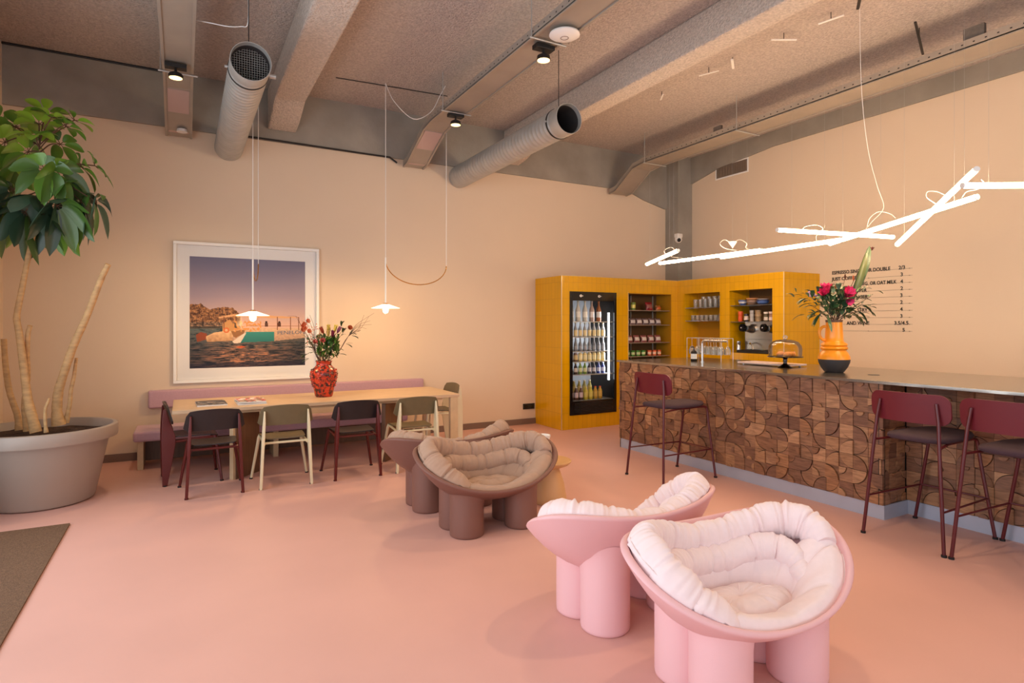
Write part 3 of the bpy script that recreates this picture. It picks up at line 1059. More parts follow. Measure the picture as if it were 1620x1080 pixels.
def standard_chair(name, label, frame, ply, loc, rz, group):
    t = thing(name, label, 'chair', loc, rz, group)
    for s in (-1, 1):
        b = MB()
        # folded-sheet rear leg: slim foot, wide at the seat, slim at the top
        yb = -.255
        prof = [(yb + .0, 0.0, .040), (yb - .004, .22, .085), (yb - .008, .40, .118), (yb - .008, .47, .112), (yb - .002, .60, .062), (yb + .006, .70, .030), (yb + .010, .712, .018)]
        rg = []
        for (y, z_, w) in prof:
            xx = s * (.223 - .033 * z_ / .71)
            th = .013 if z_ < .70 else .008
            rg.append([(xx - th, y, z_), (xx + th, y, z_), (xx + th * .8, y + w * .5, z_), (xx + th * .5, y + w, z_), (xx - th * .5, y + w, z_), (xx - th * .8, y + w * .5, z_)])
        b.rings(rg)
        lg1 = b.build('leg', frame, t, bevel=.004)
        b = MB()
        b.tube([(s * .26, .24, 0), (s * .195, .195, .40), (s * .185, .185, .432)], [.012, .016, .016], 10)
        lg2 = b.build('leg', frame, t)
        for (x_, y_, lg_) in ((s * .222, -.236, lg1), (s * .26, .24, lg2)):
            b = MB(); b.tube([(x_, y_, -.0), (x_, y_, .012)], .0165, 10); b.build('foot_cap', M['rubber'], lg_)
        b = MB(); b.tube([(s * .19, -.20, .40), (s * .185, .19, .424)], .012, 8); b.build('side_rail', frame, t)
    b = MB(); b.tube([(-.19, .185, .42), (.19, .185, .42)], .012, 8); b.build('cross_rail', frame, t)
    b = MB(); b.tube([(-.2, -.17, .408), (.2, -.17, .408)], .011, 8); b.build('cross_rail', frame, t)
    # seat: dished ply
    b = MB()
    NX, NY = 12, 12
    top, bot = [], []
    for j in range(NY + 1):
        v = j / NY
        y = -.175 + .39 * v
        w = .178 + .022 * math.sin(PI * v * .5) + .0
        w *= (1 - .12 * max(0, (v - .85) / .15) ** 2) * (1 - .10 * max(0, (.1 - v) / .1) ** 2)
        row = []
        for i in range(NX + 1):
            u = -1 + 2 * i / NX
            z_ = .452 - .014 * (1 - u * u) * (1 - (v * 2 - .9) ** 2) - .018 * max(0, (v - .8) / .2) ** 2
            row.append((u * w, y, z_))
        top.append(row)
    o = 0
    n = NX + 1
    for rw in top: b.v += rw
    for rw in top: b.v += [(p_[0], p_[1], p_[2] - .010) for p_ in rw]
    N_ = n * (NY + 1)
    for j in range(NY):
        for i in range(NX):
            q = j * n + i
            b.face((q, q + 1, q + n + 1, q + n)); b.face((N_ + q, N_ + q + n, N_ + q + n + 1, N_ + q + 1))
    for i in range(NX):
        b.face((i, N_ + i, N_ + i + 1, i + 1)); q = NY * n + i; b.face((q, q + 1, N_ + q + 1, N_ + q))
    for j in range(NY):
        q = j * n; b.face((q, q + n, N_ + q + n, N_ + q)); q += NX; b.face((q, N_ + q, N_ + q + n, q + n))
    b.build('seat', ply, t, angle=50)
    # backrest: curved ply panel, arched top, wider at the bottom
    b = MB()
    NX, NY = 16, 8
    n = NX + 1
    F0, B0 = [], []
    for j in range(NY + 1):
        v = j / NY
        for i in range(NX + 1):
            u = -1 + 2 * i / NX
            corner = max(0, abs(u) - .86) / .14
            half = .245 - .022 * v
            zt = .765 - .022 * u * u - .035 * corner ** 2.2
            zb = .572 + .03 * corner ** 2.2
            z_ = zb + (zt - zb) * v
            y = -.188 - .055 * (z_ - .572) / .2 + .028 * u * u
            F0.append((u * half, y, z_)); B0.append((u * half, y - .010, z_))
    b.v = F0 + B0
    N_ = len(F0)
    for j in range(NY):
        for i in range(NX):
            q = j * n + i
            b.face((q, q + 1, q + n + 1, q + n)); b.face((N_ + q, N_ + q + n, N_ + q + n + 1, N_ + q + 1))
    for i in range(NX):
        b.face((i, N_ + i, N_ + i + 1, i + 1)); q = NY * n + i; b.face((q, q + 1, N_ + q + 1, N_ + q))
    for j in range(NY):
        q = j * n; b.face((q, q + n, N_ + q + n, N_ + q)); q += NX; b.face((q, N_ + q, N_ + q + n, q + n))
    b.build('backrest', ply, t, angle=50)
    return t


GC = 'dining chairs around the oak table'
ch_dark = standard_chair('dining_chair', 'black ply chair with dark red legs, front row, nearest the plant', M['oxblood'], M['black_ply'], (.239, 6.095, 0), R(2), GC)
ch_ol = standard_chair('dining_chair', 'olive ply chair with cream legs, front row, between the two black chairs', M['cream_steel'], M['olive_ply'], (.842, 6.105, 0), 0, GC)
dup(ch_dark, (1.505, 6.10, 0), 0, 'black ply chair with dark red legs, front row, in front of the red vase')
dup(ch_ol, (2.125, 6.095, 0), R(-1), 'olive ply chair with cream legs, front row, partly behind the brown armchair')
dup(ch_dark, (.075, 6.655, 0), R(-90 + 3), 'black ply chair with dark red legs at the left table end, seen sideways')
dup(ch_ol, (2.80, 7.06, 0), R(90), 'olive ply chair with pale legs at the far right end of the table')


# ------------------------------------------------------------------ flowers helper
def blob(b, c, r, n=10, m=6, s=(1, 1, 1)):
    b.sphere(c, r, n, m, s)


BQ = [None]


def petals(b, c, ax, n, L, W, open_=.6, droop=.1, cols=((200, 40, 80),)):
    ax = Vector(ax).normalized()
    a = ax.cross(Vector((.2, .3, 1))).normalized()
    d = ax.cross(a)
    own = BQ[0] is not None
    if own: b = MB()
    for i in range(n):
        an = 2 * PI * i / n + random.uniform(-.1, .1)
        rad = a * math.cos(an) + d * math.sin(an)
        dd = ax + rad * open_
        b.col = lin(cols[random.randrange(len(cols))])
        leaf(b, Vector(c), dd, L, W, droop, .25, rad * -1 + ax * .3, 5)
    if own: b.build('flower', M['petal'], BQ[0], angle=80)


# ------------------------------------------------------------------ red vase and its bouquet
vx, vy = 1.385, 6.90
v1 = tag(MB().build('x', M['vase_red']), 'x', 'x') if False else None
b = MB()
prof = [(.0, 0), (.088, 0), (.094, .01), (.100, .03), (.112, .10), (.132, .19), (.142, .245), (.140, .275), (.122, .31), (.098, .332), (.086, .345), (.080, .36), (.084, .385), (.090, .395), (.086, .40), (.074, .39), (.07, .34), (.08, .30), (.09, .22), (.07, .04), (.0, .03)]
b.lathe(prof, 48, cap0=True, cap1=True)
vase_t = thing('flower_vase', 'red glazed vase with rope-like relief on the oak table', 'vase', (vx, vy, .7005))
for k_ in range(9):
    an = 2 * PI * k_ / 9
    for i in range(9):
        z_ = .12 + .022 * i
        rr_ = .112 + (z_ - .10) / .145 * .031 if z_ < .245 else .142 - (z_ - .245) * .25
        aa = an + (.05 if i % 2 else -.05)
        b.sphere((rr_ * math.cos(aa), rr_ * math.sin(aa), z_), .0165, 8, 5, (1, 1, .85))
b.build('body', M['vase_red'], vase_t, angle=50)
bq = thing('bouquet', 'loose bouquet of pink, orange and purple flowers in the red vase', 'bouquet', (vx, vy, .7005 + .36))
BO = Vector((vx, vy, .7005 + .36))
BQ[0] = bq
sb, lb, pb = MB(), MB(), MB()


def bpt(px, py, d=6.70): return ray(px, py, d) - BO


def vs(b, pts, r0=.004, r1=.0015):
    q = spline(pts, 4)
    b.tube(q, [r0 + (r1 - r0) * i / (len(q) - 1) for i in range(len(q))], 5)


root = Vector((0, 0, 0))
tips = [(475, 513), (480, 528), (468, 500), (487, 540), (497, 540), (505, 520), (512, 525), (517, 522), (523, 518), (528, 524), (533, 516), (543, 520), (548, 519), (540, 545), (500, 530), (491, 522), (509, 515), (520, 535), (536, 535)]
for i, (px, py) in enumerate(tips):
    tp = bpt(px, py, 6.6 + (i % 5) * .06)
    st = Vector((random.uniform(-.05, .05), random.uniform(-.05, .05), 0))
    vs(sb, [st, st * .6 + tp * .45 + Vector((0, 0, .02)), tp])
    for q in range(6):
        t_ = random.uniform(.15, .8)
        p_ = st.lerp(tp, t_)
        g = random.choice([(62, 96, 34), (78, 116, 40), (46, 76, 30)])
        lb.col = lin(g)
        leaf(lb, p_, Vector((random.uniform(-1, 1), random.uniform(-1, 1), random.uniform(.0, 1.0))), random.uniform(.05, .10), .013, .3)
for q in range(150):
    lb.col = lin(random.choice([(62, 96, 34), (78, 116, 40), (46, 76, 30)]))
    leaf(lb, bpt(random.uniform(503, 536), random.uniform(536, 566), random.uniform(6.6, 6.78)), Vector((random.uniform(-.8, .8), random.uniform(-.6, .6), 1)), random.uniform(.06, .10), .016, .2)
# twiggy branches: left with orange blossom, right bare
for k_ in range(5):
    vs(sb, [root, bpt(500, 560), bpt(489 + k_ * 2, 535 - k_ * 4, 6.65), bpt(474 + 4 * k_, 510 - 3 * k_, 6.6)], .004, .0012)
vs(sb, [bpt(474, 510, 6.6), bpt(470, 501, 6.6), bpt(455, 499.5, 6.6)], .002, .001)
for k_, (ex, ey) in enumerate([(592, 495), (586, 507), (588, 513), (580, 520), (576, 498), (570, 512), (584, 500), (566, 525)]):
    vs(sb, [root, bpt(533, 560), bpt(551, 532, 6.7), bpt(563 + k_, 514 + k_ * 1.2, 6.7), bpt(ex, ey, 6.6 + .05 * (k_ % 4))], .004, .001)
for (px, py) in ((480, 513), (483, 520), (477, 522), (485, 508), (488, 524), (479, 516)):
    petals(pb, bpt(px, py, 6.6), (random.uniform(-.5, .5), -1, .3), 6, .045, .02, .9, .1, ((206, 104, 60), (222, 132, 90)))
for _ in range(46):
    px = random.uniform(486, 506); py = random.uniform(512, 545)
    pb.col = lin(random.choice([(226, 168, 150), (214, 140, 120), (236, 190, 176)]))
    blob(pb, bpt(px, py, random.uniform(6.58, 6.8)), .007, 6, 4)
for (px, py, c_) in ((498, 541, (222, 108, 92)), (510, 539, (214, 92, 84)), (553, 519, (196, 92, 46))):
    c = bpt(px, py, 6.62)
    petals(pb, c, (0, -1, .4), 9, .045, .024, .9, .1, (c_, tuple(int(x * .85) for x in c_)))
    petals(pb, c, (0, -1, .5), 6, .032, .018, .45, .1, (c_,))
for (px, py, c_, ax) in ((526, 528, (120, 36, 62), (0, -.3, 1)), (533, 521, (150, 84, 110), (.5, -.3, 1)), (520, 519, (196, 170, 80), (-.1, -.3, 1)), (512, 522, (150, 66, 44), (-.5, -.3, 1)), (529, 519, (222, 196, 90), (.2, -.2, 1)), (519, 526, (186, 160, 90), (0, -.4, 1))):
    petals(pb, bpt(px, py + 6, 6.62), ax, 6, .085, .019, .30, -.05, (c_, tuple(min(255, int(x * 1.15)) for x in c_)))
for (px, py, ax) in ((542, 526, (.2, -.3, 1)), (540, 516, (.2, 0, 1)), (556, 531, (1, 0, .1)), (547, 544, (1, 0, -.1)), (487, 560, (-1, 0, .1)), (489, 567, (-1, 0, -.3)), (536, 560, (1, 0, -.1)), (492, 549, (-1, 0, 0)), (553, 527, (1, 0, .2))):
    for q in range(4):
        lb.col = lin(random.choice([(40, 60, 34), (56, 76, 40)]))
        leaf(lb, bpt(px, py, 6.66), Vector(ax) + Vector((random.uniform(-.4, .4), random.uniform(-.5, .5), random.uniform(-.4, .4))), .085, .013, .2)
sb.build('stems', M['twig'], bq); lb.build('leaves', M['leaf'], bq, angle=80); pb.build('blossom', M['petal'], bq, angle=80)


# ------------------------------------------------------------------ pendant lamps over the table
def pendant(label, x, y, zs, rod_top, end, loop_bottom, power):
    t = thing('pendant_lamp', label, 'pendant lamp', (x, y, zs), 0, 'pendant lamps over the oak table')
    b = MB(); b.tube([(0, 0, .05), (0, 0, rod_top - zs)], .009, 12); b.build('rod', M['white_metal'], t)
    b = MB(); b.tube([(0, 0, rod_top - zs), (0, 0, ZC - zs)], .0035, 6); b.build('cord', M['white'], t)
    ex, ey, ez = end[0] - x, end[1] - y, end[2] - zs
    b = MB()
    n = 24
    pts = []
    lz = loop_bottom - zs
    for i in range(n + 1):
        a = PI * i / n
        k_ = (1 - math.cos(a)) / 2
        top = (rod_top - zs - .03) * (1 - k_) + ez * k_
        pts.append((ex * k_, ey * k_, top + (lz - top) * math.sin(a) ** 1.0))
    b.tube(pts, .006, 8); b.build('curved_arm', M['brass'], t)
    b = MB(); b.tube([(ex, ey, ez), (ex, ey, ZC - zs)], .004, 6); b.build('counter_cord', M['white'], t)
    b = MB(); b.lathe([(.012, .062), (.030, .056), (.032, .04), (.028, .036)], 24); b.build('cap', M['brass'], t)
    b = MB()
    b.lathe([(.030, .048), (.045, .044), (.165, .002), (.168, 0), (.162, .0), (.045, .036), (.03, .036)], 48, cap0=False, cap1=False)
    b.build('shade', M['shade_lit'], t, angle=60)
    b = MB(); b.lathe([(.02, .03), (.032, .01), (.034, -.02), (.028, -.045), (.012, -.058), (0, -.06)], 24, cap0=True); b.build('bulb', M['bulb'], t)
    b = MB()
    l = bpy.data.lights.new('pendant_light', 'POINT'); l.energy = power; l.color = (1.0, .62, .28); l.shadow_soft_size = .035
    lo = bpy.data.objects.new('pendant_light', l); lo.parent = t; lo.location = (0, 0, -.085); COL.objects.link(lo)
    return t


pendant('lit white pendant lamp hanging in front of the framed photograph', .654, 6.94, 1.60, 2.20, (.757, 7.42, 2.20), 1.99, 16)
pendant('lit white pendant lamp hanging right of the framed photograph, near the vase', 2.105, 6.94, 1.70, 2.30, (2.975, 7.17, 2.26), 2.0, 16)
# loose white ceiling cables of the pendants
b = MB()
b.tube(spline([(2.105, 6.94, ZC - .01), (2.2, 6.9, 4.15), (2.4, 6.8, 3.95), (2.6, 6.75, 4.05), (2.7, 6.7, 4.25), (2.75, 6.65, ZC - .01)], 5), .004, 5)
tag(b.build('ceiling_cable', M['white']), 'slack white cable looping under the ceiling beside the middle cable tray', 'cable', 'slack white ceiling cables')
b = MB()
b.tube(spline([(.09, 5.6, 4.02), (.2, 5.5, 3.98), (.32, 5.45, 3.96), (.42, 5.42, 3.97), (.47, 5.38, 4.0), (.47, 5.38, ZC - .01)], 5), .004, 5)
tag(b.build('ceiling_cable', M['white']), 'slack white cable from the left cable tray to the duct over the picture', 'cable', 'slack white ceiling cables')
b = MB()
b.tube([(1.55, 7.05, ZC - .008), (2.2, 7.0, ZC - .008), (2.9, 6.95, ZC - .008)], .005, 6)
tag(b.build('ceiling_conduit', M['dark']), 'thin dark conduit on the ceiling above the right pendant lamp', 'conduit')

# ------------------------------------------------------------------ moulded armchairs
SX, SY, LR = .442, .21, .123
RA, RB, RT, RZ, RQ, RQ2, REX = .573, .325, .384, .437, .11, .012, 2.216


def rim(th, k=1.0, dz=0.0):
    c, s = math.cos(th), math.sin(th)
    cc = math.copysign(abs(c) ** (2 / REX), c)
    ss = math.copysign(abs(s) ** (2 / REX), s)
    return Vector((RA * cc * k, RB * ss * math.cos(RT) * k, RZ + RB * ss * math.sin(RT) + RQ * cc * cc + RQ2 * ss * cc * cc + dz))


def bowl(th, q, off=0.0, zb=.225, pw=2.9):
    """outer bowl surface, q=1 at the rim, 0 at the bottom centre"""
    r = rim(th)
    return Vector((r.x * q, r.y * q, zb + off + (r.z - zb - off * .5) * q ** pw))


def fit_in(p):
    """keep a cushion vertex inside the moulded bowl"""
    u, v = p.x / RA, p.y / (RB * math.cos(RT))
    q = (abs(u) ** REX + abs(v) ** REX) ** (1 / REX)
    if q < 1e-4: return p
    c = math.copysign((abs(u) / q) ** (REX / 2), u); s = math.copysign((abs(v) / q) ** (REX / 2), v)
    r = rim(math.atan2(s, c))
    qm = .925 if p.z < r.z + .015 else .955
    x, y = p.x, p.y
    if q > qm:
        x *= qm / q; y *= qm / q; q = qm
    zmin = .225 + .040 + (r.z - .225 - .02) * min(1, q / .93) ** 2.9
    return Vector((x, y, max(p.z, min(zmin, r.z - .01))))


def bolster(b, path, rad, seams, n=24, tall=1.0, deep=.2, wr=.006, seed=0, endr=.6, tilt=0.0):
    """quilted roll: swept section pinched at the seams, wrinkles running out from each seam"""
    P = [Vector(p) for p in path]
    N = len(P)
    rr = []
    for i, p in enumerate(P):
        t = (P[min(i + 1, N - 1)] - P[max(i - 1, 0)]).normalized()
        a = t.cross(Vector((0, 0, 1))).normalized()
        c = a.cross(t).normalized()
        a, c = a * math.cos(tilt) + c * math.sin(tilt), c * math.cos(tilt) - a * math.sin(tilt)
        u = i / (N - 1)
        pin = 0
        near = 0
        for s_ in seams:
            pin = max(pin, math.exp(-abs((u - s_) / .0042) ** 1.3))
            near = max(near, math.exp(-((u - s_) / .03) ** 2))
        puff = 1 - .035 * near
        e = 1.0
        edge = min(u, 1 - u)
        if edge < .045: e = endr + (1 - endr) * math.sin(PI / 2 * edge / .045)
        ring = []
        for j in range(n):
            an = 2 * PI * j / n
            w = wr * .9 * noise.noise(Vector((i * .07 + seed, an * 1.1, seed))) + wr * noise.noise(Vector((i * .23, an * .45 + seed, 3))) * (.25 + 1.1 * near)
            k_ = rad * e * (puff - deep * pin) + w
            ring.append(fit_in(p + a * (math.cos(an) * k_) + c * (math.sin(an) * k_ * tall)))
        rr.append(ring)
    b.rings(rr)


def armchair(label, cat_label, shell, cush, loc, rz, group):
    t = thing('armchair', label, 'armchair', loc, rz, group)
    N = 72
    b = MB()
    rings = []
    qs = [0.02, .2, .35, .5, .62, .74, .84, .92, .97, 1.0]
    for q in qs:
        rings.append([bowl(2 * PI * j / N, q) for j in range(N)])
    # rounded lip
    for (dk, dz) in ((.004, .008), (.001, .016), (-.009, .023), (-.018, .022), (-.025, .013)):
        rings.append([rim(2 * PI * j / N, 1 + dk / .45, dz) for j in range(N)])
    for q in [.97, .9, .8, .7, .6, .45, .3, .15, .02]:
        ring = []
        for j in range(N):
            r_ = rim(2 * PI * j / N)
            ring.append((r_.x * q * .95, r_.y * q * .95, .225 + .035 + (r_.z - .225 - .025) * q ** 2.9))
        rings.append(ring)
    b.rings(rings)
    b.build('shell', shell, t, angle=60)
    for sx in (-1, 1):
        for sy in (-1, 1):
            b = MB()
            cx, cy = sx * SX / 2, sy * SY / 2
            rg = []
            n = 40
            hb = {}
            for k_ in range(n):
                an = 2 * PI * k_ / n
                # height where this side of the leg meets the bowl
                x_, y_ = cx + LR * math.cos(an), cy + LR * math.sin(an)
                th = math.atan2(y_ / (RB * math.cos(RT)), x_ / RA)
                rm = rim(th)
                q = min(.98, math.hypot(x_, y_) / math.hypot(rm.x, rm.y))
                hb[k_] = bowl(th, q).z + .012
            for (k2, f) in ((LR * .93, 0.0), (LR * .985, .006), (LR, .02)):
                rg.append([(cx + k2 * math.cos(2 * PI * j / n), cy + k2 * math.sin(2 * PI * j / n), f) for j in range(n)])
            for f in (.3, .6, .85):
                rg.append([(cx + LR * math.cos(2 * PI * j / n), cy + LR * math.sin(2 * PI * j / n), .02 + (hb[j] - .03) * f) for j in range(n)])
            rg.append([(cx + (LR + .003) * math.cos(2 * PI * j / n), cy + (LR + .003) * math.sin(2 * PI * j / n), hb[j] - .012) for j in range(n)])
            rg.append([(cx + (LR + .006) * math.cos(2 * PI * j / n), cy + (LR + .006) * math.sin(2 * PI * j / n), hb[j]) for j in range(n)])
            b.rings(rg)
            b.build('leg', shell, t, angle=50)
    sd = random.random() * 30
    def ringpath(t0, t1, k_, dz, n):
        return [rim(t0 + (t1 - t0) * i / (n - 1), k_) + Vector((0, 0, dz)) for i in range(n)]
    # upper roll: from the front-left, along the left side, the back and round to the right
    b = MB()
    def backpath(n):
        out = []
        for i in range(n):
            th = R(236) + (R(-12) - R(236)) * i / (n - 1)
            side = abs(math.cos(th)) ** 2
            left = max(0, -math.cos(th))
            out.append(rim(th, .80 + .03 * side) + Vector((0, 0, -.066 + .051 * side + .022 * left)))
        return out
    bolster(b, backpath(420), .066, [.10, .20, .30, .385, .47, .565, .65, .74, .83, .92], 34, 1.5, .13, .007, sd, .74, -.35)
    bo = b.build('back_bolster', cush, t, angle=70)
    b = MB(); b.tube([fit_in(q_ + Vector((0, 0, .045))) for q_ in ringpath(R(233), R(160), .93, 0, 60)], .0030, 6)
    b.build('piping', cush, bo)
    # lower inner roll behind the sitter
    b = MB()
    bolster(b, ringpath(R(206), R(-26), .61, -.132, 320), .060, [.14, .26, .38, .49, .53, .66, .78, .9], 26, 1.2, .12, .006, sd + 5, .7, -.3)
    b.build('lumbar_roll', cush, t, angle=70)
    # seat pad with the front edge rolled up onto the rim
    b = MB()
    NR, NA = 34, 168
    top = []
    for i in range(NR + 1):
        q = i / NR
        ring = []
        for j in range(NA):
            an = 2 * PI * j / NA
            fr_ = max(0, min(1, (.32 - math.sin(an)) / .55)); front = fr_ * fr_ * (3 - 2 * fr_)
            ro = .74 + .165 * front
            base = rim(an, q * ro)
            zr = rim(an).z
            zc = .330
            edge_z = (zr - .12) + .165 * front
            roll = max(0, (q - .52) / .48)
            rise = math.sin(min(1, roll * 1.15) * PI / 2) ** .8 * (1 - .0 * roll)
            h = zc + .028 * math.sin(min(1, q / .5) * PI) ** .7 + (edge_z - zc) * rise
            if q > .9: h -= .035 * ((q - .9) / .1) ** 2
            pinch = 0; near = 0
            for s_ in range(11):
                da = (an - 2 * PI * (s_ + .35) / 11 + PI) % (2 * PI) - PI
                dist = abs(da) * max(q, .12) * .42
                kq = min(1, max(0, (q - .42) * 8))
                pinch = max(pinch, kq * math.exp(-(dist / .006) ** 1.3)); near = max(near, kq * math.exp(-(dist / .03) ** 2))
            for xs_ in (-.13, .03, .17):
                if q < .5: pinch = max(pinch, math.exp(-(abs(base.x - xs_ + .25 * base.y) / .006) ** 1.3)); near = max(near, .8 * math.exp(-((base.x - xs_ + .25 * base.y) / .03) ** 2))
            ringseam = math.exp(-(abs(q - .50) / .022) ** 1.3)
            h -= .012 * pinch * min(1, q * 3) + .006 * near * min(1, q * 2) + .014 * ringseam
            h += (.006 * noise.noise(Vector((q * 3, an * 3.5, sd))) + .006 * noise.noise(Vector((q * 3, an * 11, sd + 4))) * (.4 + near)) * min(1, q * 3)
            ring.append(fit_in(Vector((base.x, base.y, h))))
        top.append(ring)
    edge = []
    for (kk, dz) in ((1.022, -.014), (1.03, -.032), (1.022, -.050), (.97, -.062)):
        edge.append([fit_in(Vector((p_.x * kk, p_.y * kk, p_.z + dz))) for p_ in top[-1]])
    for kk in (.85, .65, .4, .2, .03):
        edge.append([fit_in(Vector((p_.x * kk, p_.y * kk, .27))) for p_ in top[-1]])
    b.rings(top + edge, True, True, True)
    seat = b.build('seat_cushion', cush, t, angle=70)
    b = MB(); b.tube([e_ * 1.004 for e_ in edge[0][100:160]], .0030, 6); b.build('piping', cush, seat)
    return t


GA = 'rounded armchairs on four thick legs'
ac_p = armchair('pink armchair with blush cushions in the right foreground, facing the camera', '', M['shell_pink'], M['cushion_pink'], (2.101, 1.782, 0), -.05, GA)
ac_b = armchair('brown armchair with taupe cushions facing the camera, mid room', '', M['shell_brown'], M['cushion_brown'], (2.005, 4.019, 0), -.01, GA)
dup(ac_p, (2.06, 2.50, 0), 3.17, 'pink armchair seen from behind, left of the foreground pink armchair')
dup(ac_b, (1.969, 4.68, 0), 3.06, 'brown armchair seen from behind, between the table chairs and the other brown one')

# ------------------------------------------------------------------ side table and footed dish
st = thing('side_table', 'sand coloured round side table with dished top beside the brown armchairs', 'side table', (2.735, 4.335, 0))
b = MB(); b.lathe([(.150, 0), (.158, .01), (.155, .05), (.135, .16), (.105, .25), (.085, .295)], 48); b.build('base', M['side_table'], st, angle=50)
b = MB(); b.lathe([(.08, .28), (.12, .292), (.18, .318), (.198, .338), (.200, .346), (.194, .350), (.185, .345), (.12, .336), (0, .334)], 56, cap0=False); b.build('top', M['side_table'], st, angle=50)
fd = thing('footed_dish', 'small white footed dish on the sand coloured side table', 'dish', (2.70, 4.36, .3365))
b = MB(); b.lathe([(.045, 0), (.046, .006), (.03, .02), (.032, .10), (.038, .18)], 28); b.build('stand', M['side_table'], fd)
b = MB(); b.lathe([(.036, .18), (.055, .19), (.064, .215), (.064, .225), (.058, .225), (.045, .205), (0, .20)], 32, cap0=True); b.build('bowl', M['white'], fd)

# ------------------------------------------------------------------ bar counter
bar = thing('bar_counter', 'long bar counter clad in walnut relief blocks with a steel top', 'bar counter', (0, 0, 0))
BX, BY0, BY1, BX2 = 4.70, 2.652, 5.83, 5.03
bar.location = (4.70, 2.652, 0)
BOF = Vector((4.70, 2.652, 0))
ZB0, ZB1 = .112, 1.045


def bb(b, x0, x1, y0, y1, z0, z1): b.box(x0 - BOF.x, x1 - BOF.x, y0 - BOF.y, y1 - BOF.y, z0, z1)


b = MB(); bb(b, 4.735, 5.95, BY0 + .04, BY1 - .03, .0, ZB1); bb(b, 5.065, 5.95, -.6, BY0 + .04, 0.0, ZB1); b.build('carcass', M['dark'], bar, smooth=False)
b = MB()
bb(b, 4.722, 4.734, BY0 + .012, BY1 - .01, .0, ZB0 - .002)
bb(b, 4.722, 5.052, BY0 + .0, BY0 + .012, .0, ZB0 - .002)
bb(b, 5.052, 5.064, -.6, BY0, .0, ZB0 - .002)
bb(b, 4.722, 5.95, BY1 - .022, BY1 - .01, 0, ZB0 - .002)
b.build('kick_plate', M['kick'], bar, smooth=False)
b = MB(); bb(b, 4.69, 6.06, -.6, 5.85, 1.046, 1.07); b.build('countertop', M['steel'], bar, bevel=.002)

TONES = [lin(c) for c in ((152, 112, 84), (138, 98, 72), (166, 124, 90), (124, 88, 68), (178, 136, 102), (146, 106, 80), (132, 96, 76), (160, 114, 80))]


def relief(b, nu, nv, cw, chh, fn, seed):
    """square walnut blocks cut by quarter arcs, standing at different depths"""
    rnd = random.Random(seed)
    def tone(): 
        c = TONES[rnd.randrange(len(TONES))]; f = rnd.uniform(.92, 1.08)
        return tuple(x * f for x in c)
    for i in range(nu):
        for j in range(nv):
            u0, v0 = i * cw, j * chh
            g = .0012
            bi, bj = (i + seed) // 2, (j + (i // 2 + seed) % 2) // 2
            ii, jj = (i + seed) % 2, (j + (i // 2 + seed) % 2) % 2
            br = random.Random(bi * 131 + bj * 17 + seed).random()
            full = [[2, 1], [3, 0]][ii][jj]
            kind = .2
            if br < .40: rot = full
            elif br < .62:
                rot = full; kind = .2 if jj == 1 else .9
            elif br < .80:
                rot = [[2, 0], [2, 0]][ii][jj] if ii == jj else full
            else:
                rot = [[0, 3], [1, 2]][ii][jj]; kind = .2 if ii == 0 else .5
            if kind < .5 and rnd.random() < .16: kind = .7
            if kind > .8 and rnd.random() < .4: kind = .7

            def T(x, y):
                x -= .5; y -= .5
                for _ in range(rot): x, y = -y, x
                x += .5; y += .5
                return (u0 + g + x * (cw - 2 * g), v0 + g + y * (chh - 2 * g))
            base = rnd.uniform(.011, .015)
            K = 9
            if kind < .60:
                r = 1.0 if kind < .48 else .55
                arc = [(r * math.cos(PI / 2 * q / K), r * math.sin(PI / 2 * q / K)) for q in range(K + 1)]
                h1, h2 = base + rnd.choice((-.004, .006, .010)), base
                b.col = tone()
                gq = 1 - .045 / r
                b.prism([T(0, 0)] + [T(p_[0] * gq, p_[1] * gq) for p_ in arc], fn, 0, h1)
                b.col = tone()
                # complement in strips towards the far corner
                comp = [(1, 1)]
                if r < 1: comp = [(0, 1), (1, 1), (1, 0)]
                for q in range(K):
                    a, c = arc[q], arc[q + 1]
                    m_ = (1, 1) if r >= 1 else ((1, a[1] * 0 + 0) if False else (1, 1))
                    b.prism([T(*a), T(*m_), T(*c)], fn, 0, h2)
                if r < 1:
                    b.prism([T(r, 0), T(1, 0), T(1, 1)], fn, 0, h2); b.prism([T(0, r), T(1, 1), T(0, 1)], fn, 0, h2)
            elif kind < .84:
                # small half-round knob on one edge
                r = .26
                b.col = tone(); b.prism([T(0, 0), T(1, 0), T(1, 1), T(0, 1)], fn, 0, base)
                arc = [(.5 + r * math.cos(PI * q / 10), r * math.sin(PI * q / 10)) for q in range(11)]
                b.col = tone(); b.prism([T(*p_) for p_ in arc], fn, base, base + .012)
            else:
                b.col = tone(); b.prism([T(0, 0), T(1, 0), T(1, 1), T(0, 1)], fn, 0, base + rnd.choice((-.004, .006)))
            # thin shadow gap backing
    b.col = (0.03, 0.018, 0.012)
    b.prism([(0, 0), (nu * cw, 0), (nu * cw, nv * chh), (0, nv * chh)], fn, -.004, .001)


